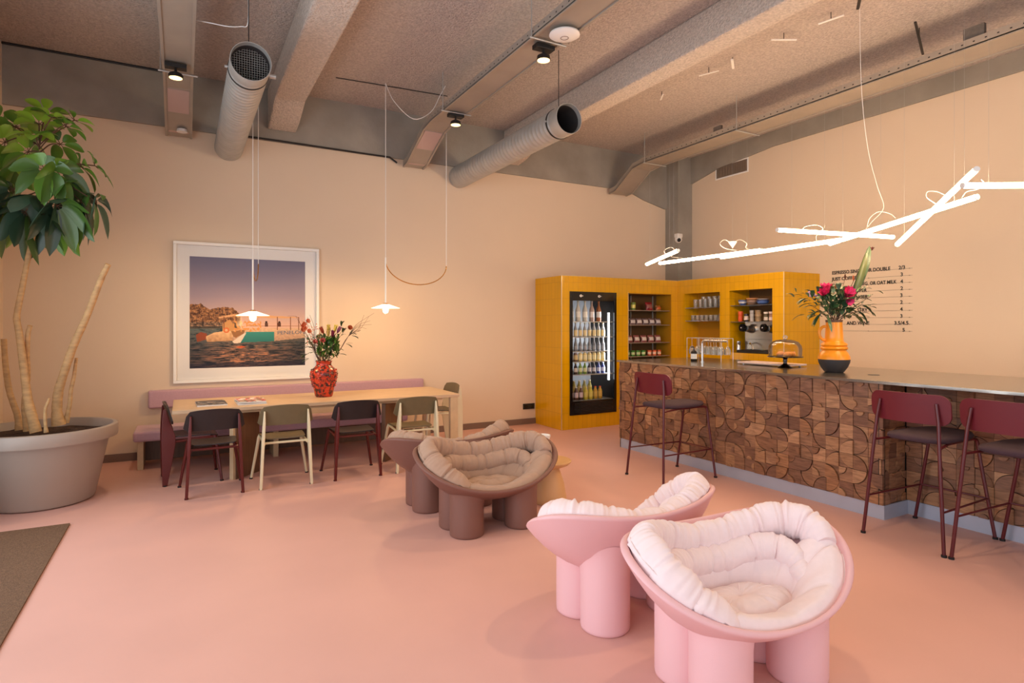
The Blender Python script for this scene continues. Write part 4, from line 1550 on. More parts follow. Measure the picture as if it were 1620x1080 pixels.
nv = 8
chh = (ZB1 - ZB0) / nv
nu = 27
cw = (BY1 - BY0) / nu
b = MB(); relief(b, nu, nv, cw, chh, lambda u, v, d: (4.73 - d * 1.25 - BOF.x, BY0 + u - BOF.y, ZB0 + v), 3)
b.build('relief_front', M['wood_relief'], bar, smooth=False)
b = MB(); relief(b, 3, nv, .33 / 3, chh, lambda u, v, d: (4.705 + u - BOF.x, BY0 + .03 - d * 1.2 - BOF.y, ZB0 + v), 5)
b.build('relief_return', M['wood_relief'], bar, smooth=False)
b = MB(); nu2 = 27; relief(b, nu2, nv, cw, chh, lambda u, v, d: (5.06 - d * 1.25 - BOF.x, BY0 + .01 - u - BOF.y, ZB0 + v), 9)
b.build('relief_recess', M['wood_relief'], bar, smooth=False)
b = MB(); relief(b, 11, nv, 1.24 / 11, chh, lambda u, v, d: (4.712 + u - BOF.x, BY1 - .03 + d * 1.2 - BOF.y, ZB0 + v), 12)
b.build('relief_end', M['wood_relief'], bar, smooth=False)


# ------------------------------------------------------------------ bar stools
def bar_stool(label, loc, rz, group):
    t = thing('bar_stool', label, 'bar stool', loc, rz, group)
    r = .0115
    for s in (-1, 1):
        b = MB()
        b.tube([(s * .262, -.34, .004), (s * .213, -.293, .66), (s * .20, -.276, .85), (s * .182, -.268, .975)], r, 12)
        lg1 = b.build('leg', M['stool_steel'], t)
        b = MB()
        b.tube(spline([(s * .262, .34, .004), (s * .18, .335, .5), (s * .158, .333, .655), (s * .150, .31, .685), (s * .15, .25, .69)], 4), r, 12)
        lg2 = b.build('leg', M['stool_steel'], t)
        for (x_, y_, lg_) in ((s * .262, -.34, lg1), (s * .262, .34, lg2)):
            b = MB(); b.lathe([(.013, 0), (.0165, 0), (.0165, .014), (.012, .015)], 14, (x_, y_, 0)); b.build('foot_cap', M['rubber'], lg_)
        b = MB(); b.tube([(s * .15, .26, .69), (s * .17, -.1, .688), (s * .212, -.288, .682)], .009, 10); b.build('seat_rail', M['stool_steel'], t)
        b = MB(); b.tube([(s * .241, -.32, .275), (s * .218, .337, .275)], .007, 10); b.build('footrest', M['stool_steel'], t)
    b = MB(); b.tube([(-.218, .337, .275), (.218, .337, .275)], .007, 10); b.build('footrest', M['stool_steel'], t)
    # seat pad
    b = MB()
    pts = []
    for (w, y0, y1, z_) in ((.19, -.24, .32, .694), (.208, -.258, .340, .702), (.213, -.263, .345, .715), (.205, -.255, .336, .731), (.16, -.20, .28, .738), (.05, -.05, .10, .741)):
        ring = []
        for j in range(48):
            a = 2 * PI * j / 48
            c, s = math.cos(a), math.sin(a)
            x = math.copysign(abs(c) ** .55, c) * w
            yc, yh = (y0 + y1) / 2, (y1 - y0) / 2
            y = yc + math.copysign(abs(s) ** .6, s) * yh
            x *= 1 - .14 * (s + 1) / 2 * 1.0 if s > -1 else 1
            ring.append((x, y, z_ + .008 * s * s * (1 if s > 0 else .4)))
        pts.append(ring)
    b.rings(pts)
    b.build('seat', M['stool_seat'], t, angle=60)
    # curved backrest plate
    b = MB()
    NX = 30
    F0, B0 = [], []
    NY = 10
    n = NX + 1
    hw, hh, rc = .258, .102, .066
    for j in range(NY + 1):
        for i in range(NX + 1):
            u = math.sin(PI / 2 * (-1 + 2 * i / NX)); v = -1 + 2 * j / NY
            x = u * hw
            ex_ = max(0, abs(x) - (hw - rc))
            h_ = hh - rc + math.sqrt(max(0, rc * rc - ex_ * ex_))
            z_ = .932 + v * h_
            y = -.262 + .48 * x * x - .10 * (z_ - .93)
            F0.append((x, y, z_)); B0.append((x, y - .012 + 0 * y, z_))
    b.v = F0 + B0
    N_ = len(F0)
    for j in range(NY):
        for i in range(NX):
            q = j * n + i
            b.face((q, q + 1, q + n + 1, q + n)); b.face((N_ + q, N_ + q + n, N_ + q + n + 1, N_ + q + 1))
    for i in range(NX):
        b.face((i, N_ + i, N_ + i + 1, i + 1)); q = NY * n + i; b.face((q, q + 1, N_ + q + 1, N_ + q))
    for j in range(NY):
        q = j * n; b.face((q, q + n, N_ + q + n, N_ + q)); q += NX; b.face((q, N_ + q, N_ + q + n, q + n))
    b.build('backrest', M['stool_back'], t, angle=50)
    return t


GS = 'bar stools along the counter'
s1 = bar_stool('dark red bar stool standing alone at the far left end of the counter', (4.25, 4.4545, 0), R(-90), GS)
dup(s1, (4.648, 2.305, 0), R(-90), 'dark red bar stool at the corner of the counter recess, left of the cropped one')
dup(s1, (4.655, 1.742, 0), R(-90), 'dark red bar stool cut off by the right edge of the photo')


# ------------------------------------------------------------------ yellow tiled cabinets
def boxes(b, lst):
    for q in lst: b.box(*q)


ca = thing('tiled_fridge_wall', 'ochre tiled cabinet wall holding the drinks fridge and the snack shelves', 'cabinet', (4.72, 7.12, 0))
AO = (4.72, 7.12)
b = MB()
XA0, XA1, YA0, YA1, ZT = 0, 7.686 - 4.72 - .002, 0, YB - 7.12 - .002, 2.205
f0, f1, n0, n1, n2 = 4.855 - 4.72, 5.70 - 4.72, 5.93 - 4.72, 6.81 - 4.72, 6.928 - 4.72
yb = .60
boxes(b, [(0, f0, 0, YA1, 0, ZT), (f0, f1, 0, YA1, 0, .20), (f0, f1, 0, YA1, 1.985, ZT), (f1, n0, 0, YA1, 0, ZT),
          (n0, n1, 0, YA1, 0, .88), (n0, n1, 0, YA1, 1.99, ZT), (n1, 7.34 - 4.72, 0, YA1, 0, ZT)])
b.build('tiled_body', M['tile'], ca, smooth=False)
b = MB()
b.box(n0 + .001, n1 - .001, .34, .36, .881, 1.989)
b.build('niche_back', M['niche_shaded'], ca, smooth=False)
b = MB()
b.box(n0 + .0005, n0 + .01, .003, .339, .881, 1.989); b.box(n1 - .01, n1 - .0005, .003, .339, .881, 1.989); b.box(n0 + .0101, n1 - .0101, .003, .339, 1.979, 1.989)
b.build('niche_sides', M['niche'], ca, smooth=False)
b = MB(); b.box(-.004, .004, -.004, .004, 0, ZT); b.box(.0045, 2.2, -.004, .004, ZT, ZT + .004)
b.box(n0 - .004, n0 + .004, -.004, .002, .881, 1.995); b.build('edge_trim', M['tile_edge'], ca, smooth=False)
for x in (n0 + .32, n1 - .10):
    b = MB(); b.box(x, x + .012, .325, .338, .89, 1.97); b.build('shelf_rail', M['galv'], ca, smooth=False)
shelfz = [1.715, 1.475, 1.195, .935]
ysn = []
for zz in (490.5, 513, 539.5, 560.5):
    pass
SH = []
for py in (491, 513.5, 541, 562):
    d = 7.25 / (C_ - ((1028 - 810) / F_) * S_)
    SH.append(CAM_H + (HY_ - py) / F_ * d)
for z_ in SH:
    b = MB(); b.box(n0 + .012, n1 - .012, .03, .324, z_ - .012, z_); b.build('shelf', M['grille'], ca, smooth=False)

# fridge
fr = thing('drinks_fridge', 'tall black glass-door drinks fridge set into the yellow tiles', 'fridge', (4.855, 7.12, .20))
FW, FH = .843, 1.783
b = MB()
boxes(b, [(.002, .03, .02, .66, .001, FH), (FW - .03, FW, .02, .66, .001, FH), (.0305, FW - .0305, .64, .66, .001, FH), (.0305, FW - .0305, .02, .6395, FH - .04, FH), (.0305, FW - .0305, .02, .6395, .001, .18)])
b.build('body', M['dark'], fr, smooth=False)
b = MB()
boxes(b, [(.0305, FW - .0305, .60, .6395, .181, FH - .041)])
b.build('interior_lining', mat('fridge_lining', (150, 152, 156), .5), fr, smooth=False)
b = MB()
boxes(b, [(.002, .05, -.012, .019, .001, FH), (FW - .045, FW, -.012, .019, .001, FH), (.0505, FW - .0455, -.012, .019, FH - .13, FH), (.0505, FW - .0455, -.012, .019, .001, .20)])
b.build('door', M['blackgloss'], fr, smooth=False, bevel=.003)
b = MB(); b.box(.051, FW - .046, .002, .007, .201, FH - .131); b.build('door_glass', M['glass'], fr, smooth=False)
b = MB()
for i in range(7): b.box(.08, FW - .07, -.016, -.0125, .03 + i * .022, .04 + i * .022)
b.build('plinth_grille', M['rubber'], fr, smooth=False)
b = MB()
for x in (.19, .52):
    b.lathe([(.0, 0), (.018, 0), (.018, .003), (.0, .003)], 20, (x, 0, 0))
lg = MB()
for x in (.19, .52):
    lg.add([(x + .018 * math.cos(2 * PI * j / 20) * 1.3, -.0135, FH - .06 + .018 * math.sin(2 * PI * j / 20)) for j in range(20)], [tuple(range(20))])
    lg.add([(x + .03, -.0135, FH - .053), (x + .046, -.0135, FH - .060), (x + .03, -.0135, FH - .067)], [(0, 1, 2)])
lg.build('header_emblem', M['white'], fr, smooth=False)
lg = MB()
for x in (.19, .52):
    lg.add([(x + .010 * math.cos(2 * PI * j / 20), -.0145, FH - .06 + .010 * math.sin(2 * PI * j / 20)) for j in range(20)], [tuple(range(20))])
lg.build('emblem_centre', M['oxblood'], fr, smooth=False)
b = MB(); b.box(FW - .115, FW - .09, .04, .055, .48, FH - .30); b.build('light_strip', M['led'], fr, smooth=False)
l = bpy.data.lights.new('fridge_light', 'AREA'); l.shape = 'RECTANGLE'; l.size = .04; l.size_y = 1.0; l.energy = 9; l.color = (.9, .95, 1.0)
lo = bpy.data.objects.new('fridge_light', l); lo.parent = fr; lo.location = (FW - .13, .06, 1.0); lo.rotation_euler = (R(90), 0, R(40)); COL.objects.link(lo)
FZ = []
for py in (508, 533, 556.5, 573, 594, 636):
    FZ.append(CAM_H - (py - HY_) * 8.5 / F_ - .20)
for z_ in FZ:
    b = MB()
    b.box(.035, FW - .035, .03, .045, z_ - .014, z_ - .001)
    for i in range(16): b.box(.05 + i * .0485, .056 + i * .0485, .046, .59, z_ - .006, z_ - .001)
    b.build('shelf', M['galv'], fr, smooth=False)


def bottle_mesh(name, h, r, body, cap, lab, neck=.35, nr=.35, matr=None, lz=(.12, .4)):
    b = MB()
    b.col = lin(body)
    n = 14
    zs = h * (1 - neck)
    segs = [((r * .9, 0), (r, .01)), ]
    b.lathe([(r * .9, 0), (r, .008), (r, h * lz[0])], n, cap1=False)
    b.col = lin(lab)
    b.lathe([(r * 1.01, h * lz[0]), (r * 1.01, h * lz[1])], n, cap0=False, cap1=False)
    b.col = lin(body)
    b.lathe([(r, h * lz[1]), (r, zs * .92), (r * .75, zs + .02), (r * nr, h * (1 - neck * .5)), (r * nr, h * .94)], n, cap0=False, cap1=False)
    b.col = lin(cap)
    b.lathe([(r * nr * 1.1, h * .94), (r * nr * 1.1, h)], n, cap0=False)
    return b.build(name, matr or M['paint'], angle=50)


def bottle_row(name, n, x0, x1, y, z, h, r, variants, label, cat, group, neck=.35, nr=.35, lz=(.12, .4)):
    cache = {}
    for i in range(n):
        v = variants[i % len(variants)]
        x = x0 + (x1 - x0) * (i / (n - 1) if n > 1 else 0)
        if v not in cache:
            o = bottle_mesh(name, h, r, v[0], v[1], v[2], neck, nr, lz=lz); cache[v] = o
        else:
            o = cache[v].copy(); COL.objects.link(o)
        o.location = (4.855 + x, 7.12 + y, .20 + z)
        tag(o, (v[3] if len(v) > 3 else label) + ', ' + ORD[i] + ' from the left', cat, group)


bottle_row('wine_bottle', 5, .10, .60, .11, FZ[0], .30, .038, [((196, 190, 176), (190, 170, 120), (236, 230, 214), 'pale wine bottle with a cream label on the top fridge shelf'), ((196, 190, 176), (190, 170, 120), (236, 230, 214), 'pale wine bottle with a cream label on the top fridge shelf'), ((196, 190, 176), (190, 170, 120), (236, 230, 214), 'pale wine bottle with a cream label on the top fridge shelf'), ((176, 150, 136), (200, 190, 180), (232, 222, 214), 'rosy wine bottle with a pale label'), ((150, 84, 36), (190, 110, 40), (236, 230, 220), 'amber wine bottle at the right end of the top fridge shelf')], '', 'bottle', 'bottles on the top fridge shelf', .4, .38, (.2, .48))
bottle_row('drink_bottle', 8, .085, .665, .09, FZ[1], .205, .029, [((150, 150, 150), (210, 190, 120), (232, 210, 150))], 'clear bottle with a cream label on the second fridge shelf', 'bottle', 'bottles on the second fridge shelf', .45, .4, (.05, .48))
bottle_row('drink_bottle', 8, .085, .665, .09, FZ[2], .195, .029, [((120, 122, 126), (180, 180, 184), (150, 150, 154))], 'clear unlabelled bottle on the third fridge shelf', 'bottle', 'bottles on the third fridge shelf', .5, .4)
bottle_row('drink_can', 8, .085, .665, .09, FZ[3], .115, .032, [((120, 84, 60), (200, 200, 200), (214, 190, 130), 'brown can at the left of the fourth fridge shelf'), ((120, 84, 60), (200, 200, 200), (214, 190, 130), 'brown can at the left of the fourth fridge shelf')] + [((232, 206, 120), (210, 210, 210), (240, 226, 170), 'yellow and cream can on the fourth fridge shelf')] * 6, '', 'can', 'cans on the fourth fridge shelf', .08, .8, (.2, .8))
bottle_row('drink_bottle', 8, .085, .665, .09, FZ[4], .165, .029, [((60, 44, 40), (200, 170, 60), (210, 204, 196), 'dark bottle at the left of the fifth fridge shelf')] * 2 + [((120, 150, 60), (210, 200, 90), (214, 214, 160), 'green bottle on the fifth fridge shelf')] * 2 + [((60, 56, 66), (190, 190, 190), (200, 196, 200), 'dark bottle with a grey label mid fifth fridge shelf')] * 2 + [((44, 60, 140), (200, 200, 210), (196, 200, 226), 'blue bottle at the right of the fifth fridge shelf')] * 2, '', 'bottle', 'bottles on the fifth fridge shelf', .4, .45, (.2, .55))
bottle_row('juice_bottle', 7, .09, .61, .09, FZ[5], .185, .033, [((84, 52, 40), (220, 214, 210), (206, 190, 196), 'brown bottle at the left of the bottom fridge row')] * 3 + [((206, 190, 60), (230, 210, 90), (226, 210, 110), 'yellow juice bottle in the middle of the bottom fridge row')] * 2 + [((190, 150, 50), (210, 60, 50), (216, 180, 90), 'amber juice bottle, red cap, in the bottom fridge row')] * 2, '', 'bottle', 'bottles on the bottom fridge shelf', .35, .5, (.2, .6))
bottle_row('juice_bottle', 5, .12, .50, .20, FZ[5], .275, .033, [((150, 140, 60), (230, 220, 200), (200, 180, 110)), ], 'taller bottle in the rear row on the bottom fridge shelf', 'bottle', 'bottles at the back of the bottom fridge shelf', .3, .5, (.3, .7))


# snack niche contents
def snack_bag(label, x, z_, cols, w=.12, h=.11, lean=.25):
    b = MB()
    base = random.choice(cols)
    rr_ = []
    for i in range(9):
        t = i / 8
        hw = w / 2 * (1 - .06 * math.sin(PI * t))
        dp = .028 * math.sin(PI * min(max(t, .04), .96)) + .002
        rr_.append([(hw * math.copysign(abs(math.cos(a)) ** .7, math.cos(a)) + random.uniform(-.002, .002), dp * math.sin(a) + lean * t * h, t * h) for a in [2 * PI * j / 16 for j in range(16)]])
    n0_ = len(b.f)
    b.rings(rr_)
    for k_ in range(n0_, len(b.f)):
        i = (k_ - n0_) // 16
        b.c[k_] = lin(cols[0] if i in (0, 1, 6, 7) else cols[1] if (k_ % 16) in (10, 11, 12, 13) else cols[-1])
    o = b.build('snack_bag', M['paint'], angle=60)
    o.location = (AO[0] + x, AO[1] + .12, z_ + .001)
    return tag(o, label, 'snack bag', 'snack bags on the niche shelves')


def tub(label, x, z_, c1, c2, r=.036, h=.085, name='snack_tub'):
    b = MB(); b.col = lin(c1)
    b.lathe([(r * .85, 0), (r * .9, h * .25)], 16, cap1=False)
    b.col = lin(c2); b.lathe([(r * .91, h * .25), (r * .95, h * .7)], 16, cap0=False, cap1=False)
    b.col = lin(c1); b.lathe([(r * .96, h * .7), (r, h)], 16, cap0=False)
    o = b.build(name, M['paint'], angle=50)
    o.location = (AO[0] + x, AO[1] + .10, z_ + .001)
    return tag(o, label, 'tub', 'tubs on the niche shelves')


xs0 = n0 + .06
for i in range(4): tub(ORD[i] + ' green snack tub from the left on the lowest niche shelf', xs0 + .01 + i * .105, SH[3], (70, 130, 40), (200, 206, 150))
for i in range(3): tub(ORD[i] + ' orange snack tub from the left on the lowest niche shelf', xs0 + .45 + i * .10, SH[3], (206, 84, 34), (230, 190, 160))
for i in range(5): snack_bag('pinkish snack bag, ' + ORD[i] + ' from the left on the third niche shelf', xs0 + .07 + i * .145, SH[2], [(150, 84, 80), (214, 200, 190), (120, 72, 66)])
for i in range(6): snack_bag('grey and white snack bag, ' + ORD[i] + ' from the left on the second niche shelf', xs0 + .0 + i * .13, SH[1], [(120, 96, 96), (210, 200, 196), (96, 66, 60)], h=.10)
tub('yellow-green tub alone on the top niche shelf', xs0 + .12, SH[0], (110, 130, 40), (226, 214, 110), .04, .12, 'snack_tub')
snack_bag('dark red snack bag on the top niche shelf', xs0 + .47, SH[0], [(140, 30, 40), (150, 90, 84), (120, 40, 40)], .14, .13)
snack_bag('orange-brown snack bag at the right end of the top niche shelf', xs0 + .66, SH[0], [(180, 120, 70), (190, 90, 40), (150, 80, 40)], .10, .08)

# cabinet B along the right wall
cb_ = thing('tiled_coffee_wall', 'ochre tiled cabinet wall with the glass shelves and the coffee machine', 'cabinet', (6.932, 5.18, 0))
b = MB()
DX = 7.686 - 6.932 - .002
LY = 7.118 - 5.18
y1, y2 = 5.355 - 5.18, 6.076 - 5.18
y3, y4 = 6.251 - 5.18, 6.961 - 5.18
boxes(b, [(0, DX, 0, y1, 0, ZT), (0, DX, y1, y2, 0, 1.105), (0, DX, y1, y2, 1.995, ZT), (0, DX, y2, y3, 0, ZT), (0, DX, y3, y4, 0, 1.105), (0, DX, y3, y4, 1.99, ZT), (0, DX, y4, LY, 0, ZT)])
b.build('tiled_body', M['tile'], cb_, smooth=False)
b = MB(); b.box(.42, .44, y1 + .001, y2 - .001, 1.106, 1.994); b.build('niche_back', M['niche_shaded'], cb_, smooth=False)
b = MB(); b.box(.30, .32, y3 + .001, y4 - .001, 1.106, 1.989); b.build('niche_back', M['niche'], cb_, smooth=False)
b = MB(); b.box(-.004, .004, -.004, .004, 0, ZT); b.box(-.004, .004, .0045, LY, ZT, ZT + .004); b.build('edge_trim', M['tile_edge'], cb_, smooth=False)


def pz(px, py, X):
    u = (px - 810) / F_; d = X / (S_ + u * C_)
    return CAM_H + (HY_ - py) / F_ * d


ZG1, ZG2 = pz(1115, 486, 7.0), pz(1115, 507, 7.0)
ZK1, ZK2 = pz(1195, 482, 7.0), pz(1195, 508.5, 7.0)
for z_, a, c in ((ZG1, y3, y4), (ZG2, y3, y4)):
    b = MB(); b.box(.02, .295, a + .002, c - .002, z_ - .008, z_); b.build('glass_shelf', M['glass_thin'], cb_, smooth=False)
for z_, a, c in ((ZK1, y1, y2), (ZK2, y1, y2)):
    b = MB(); b.box(.02, .415, a + .002, c - .002, z_ - .008, z_); b.build('glass_shelf', M['glass_thin'], cb_, smooth=False)


def tumbler(label, x, y, z_, r=.034, h=.085, group='drinking glasses in the yellow niche', name='drinking_glass'):
    b = MB(); b.lathe([(0, 0), (r * .8, 0), (r * .82, .004), (r, h), (r * .95, h), (r * .76, .01), (0, .01)], 18, cap0=False, cap1=False)
    o = b.build(name, M['glass_thin'], loc=(x, y, z_ + .001), angle=50)
    return tag(o, label, 'glass', group)


for i in range(5): tumbler('tall glass on the top glass shelf of the yellow niche, ' + ORD[i] + ' from the right', 7.02, 5.18 + y3 + .16 + i * .10, ZG1, .036, .125)
for i in range(4): tumbler('stacked-high rear glass on the top shelf, ' + ORD[i] + ' from the right', 7.14, 5.18 + y3 + .18 + i * .11, ZG1, .038, .17)
for i in range(6): tumbler('low tumbler on the lower glass shelf of the yellow niche, ' + ORD[i] + ' from the right', 7.02, 5.18 + y3 + .16 + i * .09, ZG2, .036, .085)
b = MB(); b.lathe([(.05, 0), (.055, .005), (.05, .05), (.03, .075), (.0, .08)], 20); b.sphere((0, 0, .09), .014)
tag(b.build('glass_jar', M['glass_thin'], loc=(7.03, 5.18 + y3 + .09, ZG2 + .001)), 'lidded glass jar at the right end of the lower glass shelf', 'jar')


def bowl_(label, y, x, z_, c1, c2, r=.065, h=.055, n=1):
    t = thing('bowl', label, 'bowl', (x, y, z_ + .001), 0, 'bowls on the upper coffee shelf')
    b = MB(); b.col = lin(c1)
    b.lathe([(r * .5, 0), (r * .85, h * .35)], 20, cap1=False); b.col = lin(c2); b.lathe([(r * .85, h * .35), (r, h * .7)], 20, cap0=False, cap1=False)
    b.col = lin(c1); b.lathe([(r, h * .7), (r * 1.02, h), (r * .94, h), (r * .7, h * .4), (0, h * .3)], 20, cap0=False)
    b.build('body', M['paint'], t, angle=50)
    return t


yk = 5.18
bowl_('blue glazed bowl at the left of the upper coffee shelf', yk + y2 - .14, 7.05, ZK1, (60, 84, 140), (200, 200, 206), .062, .075)
bowl_('grey-brown bowl in the middle of the upper coffee shelf', yk + y2 - .30, 7.05, ZK1, (150, 120, 100), (120, 100, 92), .075, .065)
bowl_('dark blue bowl right of the grey-brown bowl on the upper coffee shelf', yk + y2 - .47, 7.06, ZK1, (50, 72, 132), (80, 110, 170), .082, .06)
bowl_('orange-brown bowl stacked on the grey-brown bowl', yk + y2 - .30, 7.05, ZK1 + .066, (206, 140, 90), (214, 160, 110), .08, .03)
bowl_('pale saucer stacked on the dark blue bowl', yk + y2 - .47, 7.06, ZK1 + .061, (206, 200, 200), (180, 180, 186), .078, .02)


def cupstack(label, y, x, z_, cols, r, h, n):
    """each cup of a stack is a thing"""
    for i in range(n):
        b = MB()
        b.col = lin(cols[i % len(cols)])
        b.lathe([(r * .8, 0), (r * .95, h * .4)], 18, cap1=False)
        b.col = lin(cols[(i + 1) % len(cols)])
        b.lathe([(r * .95, h * .4), (r, h), (r * .92, h), (r * .8, h * .1), (0, h * .08)], 18, cap0=False)
        o = b.build('cup', M['paint'], loc=(x, y, z_ + .001 + i * (h + .001)), angle=50)
        where = ('bottom', 'middle', 'top')[i if n == 3 else (0 if i == 0 else 2)] if n > 1 else ''
        tag(o, (where + ' cup of ' if n > 1 else '') + label, 'cup', 'cups on the lower coffee shelf')


cupstack('the orange stack at the left of the lower coffee shelf', yk + y2 - .115, 7.03, ZK2, [(214, 84, 36)], .036, .072, 2)
cupstack('the black and white stack beside the orange one', yk + y2 - .215, 7.03, ZK2, [(40, 32, 34), (220, 200, 188)], .034, .055, 2)
cupstack('the tall grey metal stack on the lower coffee shelf', yk + y2 - .305, 7.04, ZK2, [(176, 172, 170)], .032, .052, 3)
cupstack('the beige stack in the middle of the lower coffee shelf', yk + y2 - .41, 7.04, ZK2, [(176, 146, 110), (150, 124, 90)], .042, .052, 3)
cupstack('the white and green stack right of the beige one', yk + y2 - .545, 7.03, ZK2, [(96, 84, 60), (226, 214, 200)], .032, .043, 3)
cupstack('the pinkish white stack at the right of the lower coffee shelf', yk + y2 - .625, 7.04, ZK2, [(150, 110, 90), (230, 206, 194)], .036, .044, 3)

cm = thing('coffee_machine', 'steel coffee machine with black round knobs in the yellow niche', 'coffee machine', (7.10, 5.38, 1.107))
b = MB(); b.box(.0, .22, .01, .565, .04, .455); b.build('body', M['steel'], cm, bevel=.006)
b = MB(); b.box(-.13, .22, .005, .60, 0, .039); b.build('drip_tray', M['dark'], cm, bevel=.004)
for y in (.10, .455):
    b = MB(); b.tube([(-.10, y, .34), (-.0005, y - .015, .33)], [.045, .055], 22); b.build('group_head', M['chrome'], cm)
    b = MB(); b.tube([(-.135, y + .06, .355), (-.095, y + .05, .352)], [.052, .056], 24); b.build('knob', M['blackgloss'], cm)
    b = MB(); b.sphere((-.135, y + .06, .355), .012); b.build('knob_cap', M['chrome'], cm)
b = MB(); b.tube(bez((-.02, .46, .12), (-.06, .44, .16), (-.10, .36, .14), (-.11, .33, .05), 10), .01, 8); b.build('steam_wand', M['chrome'], cm)
b = MB(); b.box(-.004, -.0005, .05, .545, .19, .193); b.build('panel_seam', M['dark'], cm, smooth=False)
b = MB(); b.lathe([(.03, 0), (.03, .1), (.026, .11), (.03, .12), (.03, .16), (.0, .16)], 20)
tag(b.build('metal_jug', M['chrome'], loc=(7.02, 5.99, 1.107)), 'small metal jug standing left of the coffee machine', 'jug')

# ------------------------------------------------------------------ things on the counter
ZT_ = 1.0705
vb = thing('flower_vase', 'orange ringed jug vase with a dark lower half on the bar counter', 'vase', (5.215, 3.375, ZT_))
b = MB()
b.lathe([(.0, 0), (.075, 0), (.082, .006), (.110, .045), (.129, .09), (.133, .118)], 48, cap1=False)
b.build('base_glaze', M['vase_dark'], vb, angle=40)
b = MB()
b.lathe([(.133, .118), (.130, .145), (.114, .178), (.100, .196), (.098, .202), (.109, .208), (.114, .219), (.109, .230), (.099, .235), (.105, .240), (.110, .250), (.105, .262), (.088, .272), (.078, .285), (.075, .32), (.068, .46), (.070, .475), (.062, .475), (.058, .45), (.065, .30), (.0, .28)], 48, cap0=False)
b.build('body', M['vase_orange'], vb, angle=40)
b = MB(); b.lathe([(.0685, .455), (.0705, .465), (.0715, .477), (.0615, .4775), (.060, .465)], 48, cap0=False, cap1=False); b.build('brown_lip', M['oak_leg'], vb)
b = MB()
hd = Vector((-C_, S_, 0))
pts = []
for i in range(15):
    a = R(75 + 200 * i / 14)
    pts.append(hd * (.070 + .048 * (1 if True else 0) * (-math.cos(a) * 1.0 + .35)) + Vector((0, 0, .355 + .062 * math.sin(a))))
b.tube(pts, .0135, 12); b.build('handle', M['vase_orange'], vb)

bq = thing('bouquet', 'tall bouquet with magenta flowers and a long pointed leaf in the orange vase', 'bouquet', (5.215, 3.375, ZT_ + .44))
BO = Vector((5.215, 3.375, ZT_ + .44))
BQ[0] = bq
DV = 5.215 * S_ + 3.375 * C_
sb, lb, pb = MB(), MB(), MB()


def bp(px, py, dd=0.0): return ray(px, py, DV + dd) - BO


root = Vector((0, 0, 0))
for (px, py, dd) in ((1303, 462, -.05), (1338, 466, -.08), (1288, 468, 0), (1375, 396, .05), (1337, 440, .0), (1278, 480, .05), (1290, 492, -.05), (1360, 480, 0), (1378, 468, .05), (1365, 490, -.05), (1310, 480, .1), (1350, 475, .1), (1320, 460, .12), (1345, 455, .1)):
    vs(sb, [root + Vector((random.uniform(-.03, .03), random.uniform(-.03, .03), 0)), root.lerp(bp(px, py, dd), .5) + Vector((0, 0, .02)), bp(px, py, dd)], .004, .002)
# long spear leaf
lb.col = lin((84, 108, 76))
leaf(lb, bp(1343, 480), bp(1371, 402) - bp(1343, 480), .56, .040, 0, .3, Vector((-S_, -C_, .1)), 14)
lb.col = lin((96, 104, 60))
leaf(lb, bp(1345, 482, -.02), bp(1368, 408) - bp(1345, 482), .50, .028, 0, .35, Vector((-S_, -C_, .4)), 12)
vs(sb, [root, bp(1352, 455, .03), bp(1368, 415, .03), bp(1380, 392, .03)], .005, .004)
for q in range(6):
    pb.col = lin((92, 44, 40)); leaf(pb, bp(1380, 396, .03), Vector((random.uniform(-.6, .6), random.uniform(-.6, .6), 1)), .035, .009, 0, .2)
MG = ((206, 40, 96), (222, 64, 124), (186, 26, 70), (214, 50, 100))
petals(pb, bp(1306, 470, -.05), (-.25, -.2, 1), 8, .125, .034, .45, -.1, MG)
petals(pb, bp(1303, 468, -.06), (-.9, -.5, .5), 6, .10, .02, .5, .0, MG)
petals(pb, bp(1338, 468, -.09), (-S_, -C_, .35), 9, .095, .038, .75, -.15, MG)
petals(pb, bp(1339, 474, -.09), (-S_ * .3, -C_ * .6, -.3), 6, .075, .03, .6, -.1, MG)
pb.col = lin((60, 20, 30)); blob(pb, bp(1338, 466, -.11), .012)
pb.col = lin((222, 176, 206))
for q in range(16): blob(pb, bp(1285 + random.uniform(-8, 8), 465 + random.uniform(-4, 3), random.uniform(-.02, .02)), .010, 7, 5)
pb.col = lin((180, 60, 50)); petals(pb, bp(1317, 460, -.02), (-.3, 0, 1), 3, .07, .008, .2, 0, ((176, 76, 66),))
for (px, py, c_) in ((1337, 436, (96, 50, 34)), (1350, 438, (200, 110, 70)), (1328, 450, (176, 130, 60)), (1322, 452, (176, 110, 60))):
    petals(pb, bp(px, py + 6, .02), (0, 0, 1), 4, .05, .008, .15, 0, (c_,))
GRN = ((52, 84, 52), (72, 104, 60), (44, 68, 48), (92, 116, 74))
for q in range(300):
    px = random.gauss(1321, 21); py = 478 + random.uniform(-20, 24)
    lb.col = lin(random.choice(GRN))
    st_ = bp(px, py, random.uniform(-.1, .12))
    out = (st_ - Vector((0, 0, -.05))).normalized()
    leaf(lb, st_, out + Vector((random.uniform(-.5, .5), random.uniform(-.5, .5), random.uniform(-.7, .3))), random.uniform(.06, .12), random.uniform(.010, .024), .4)
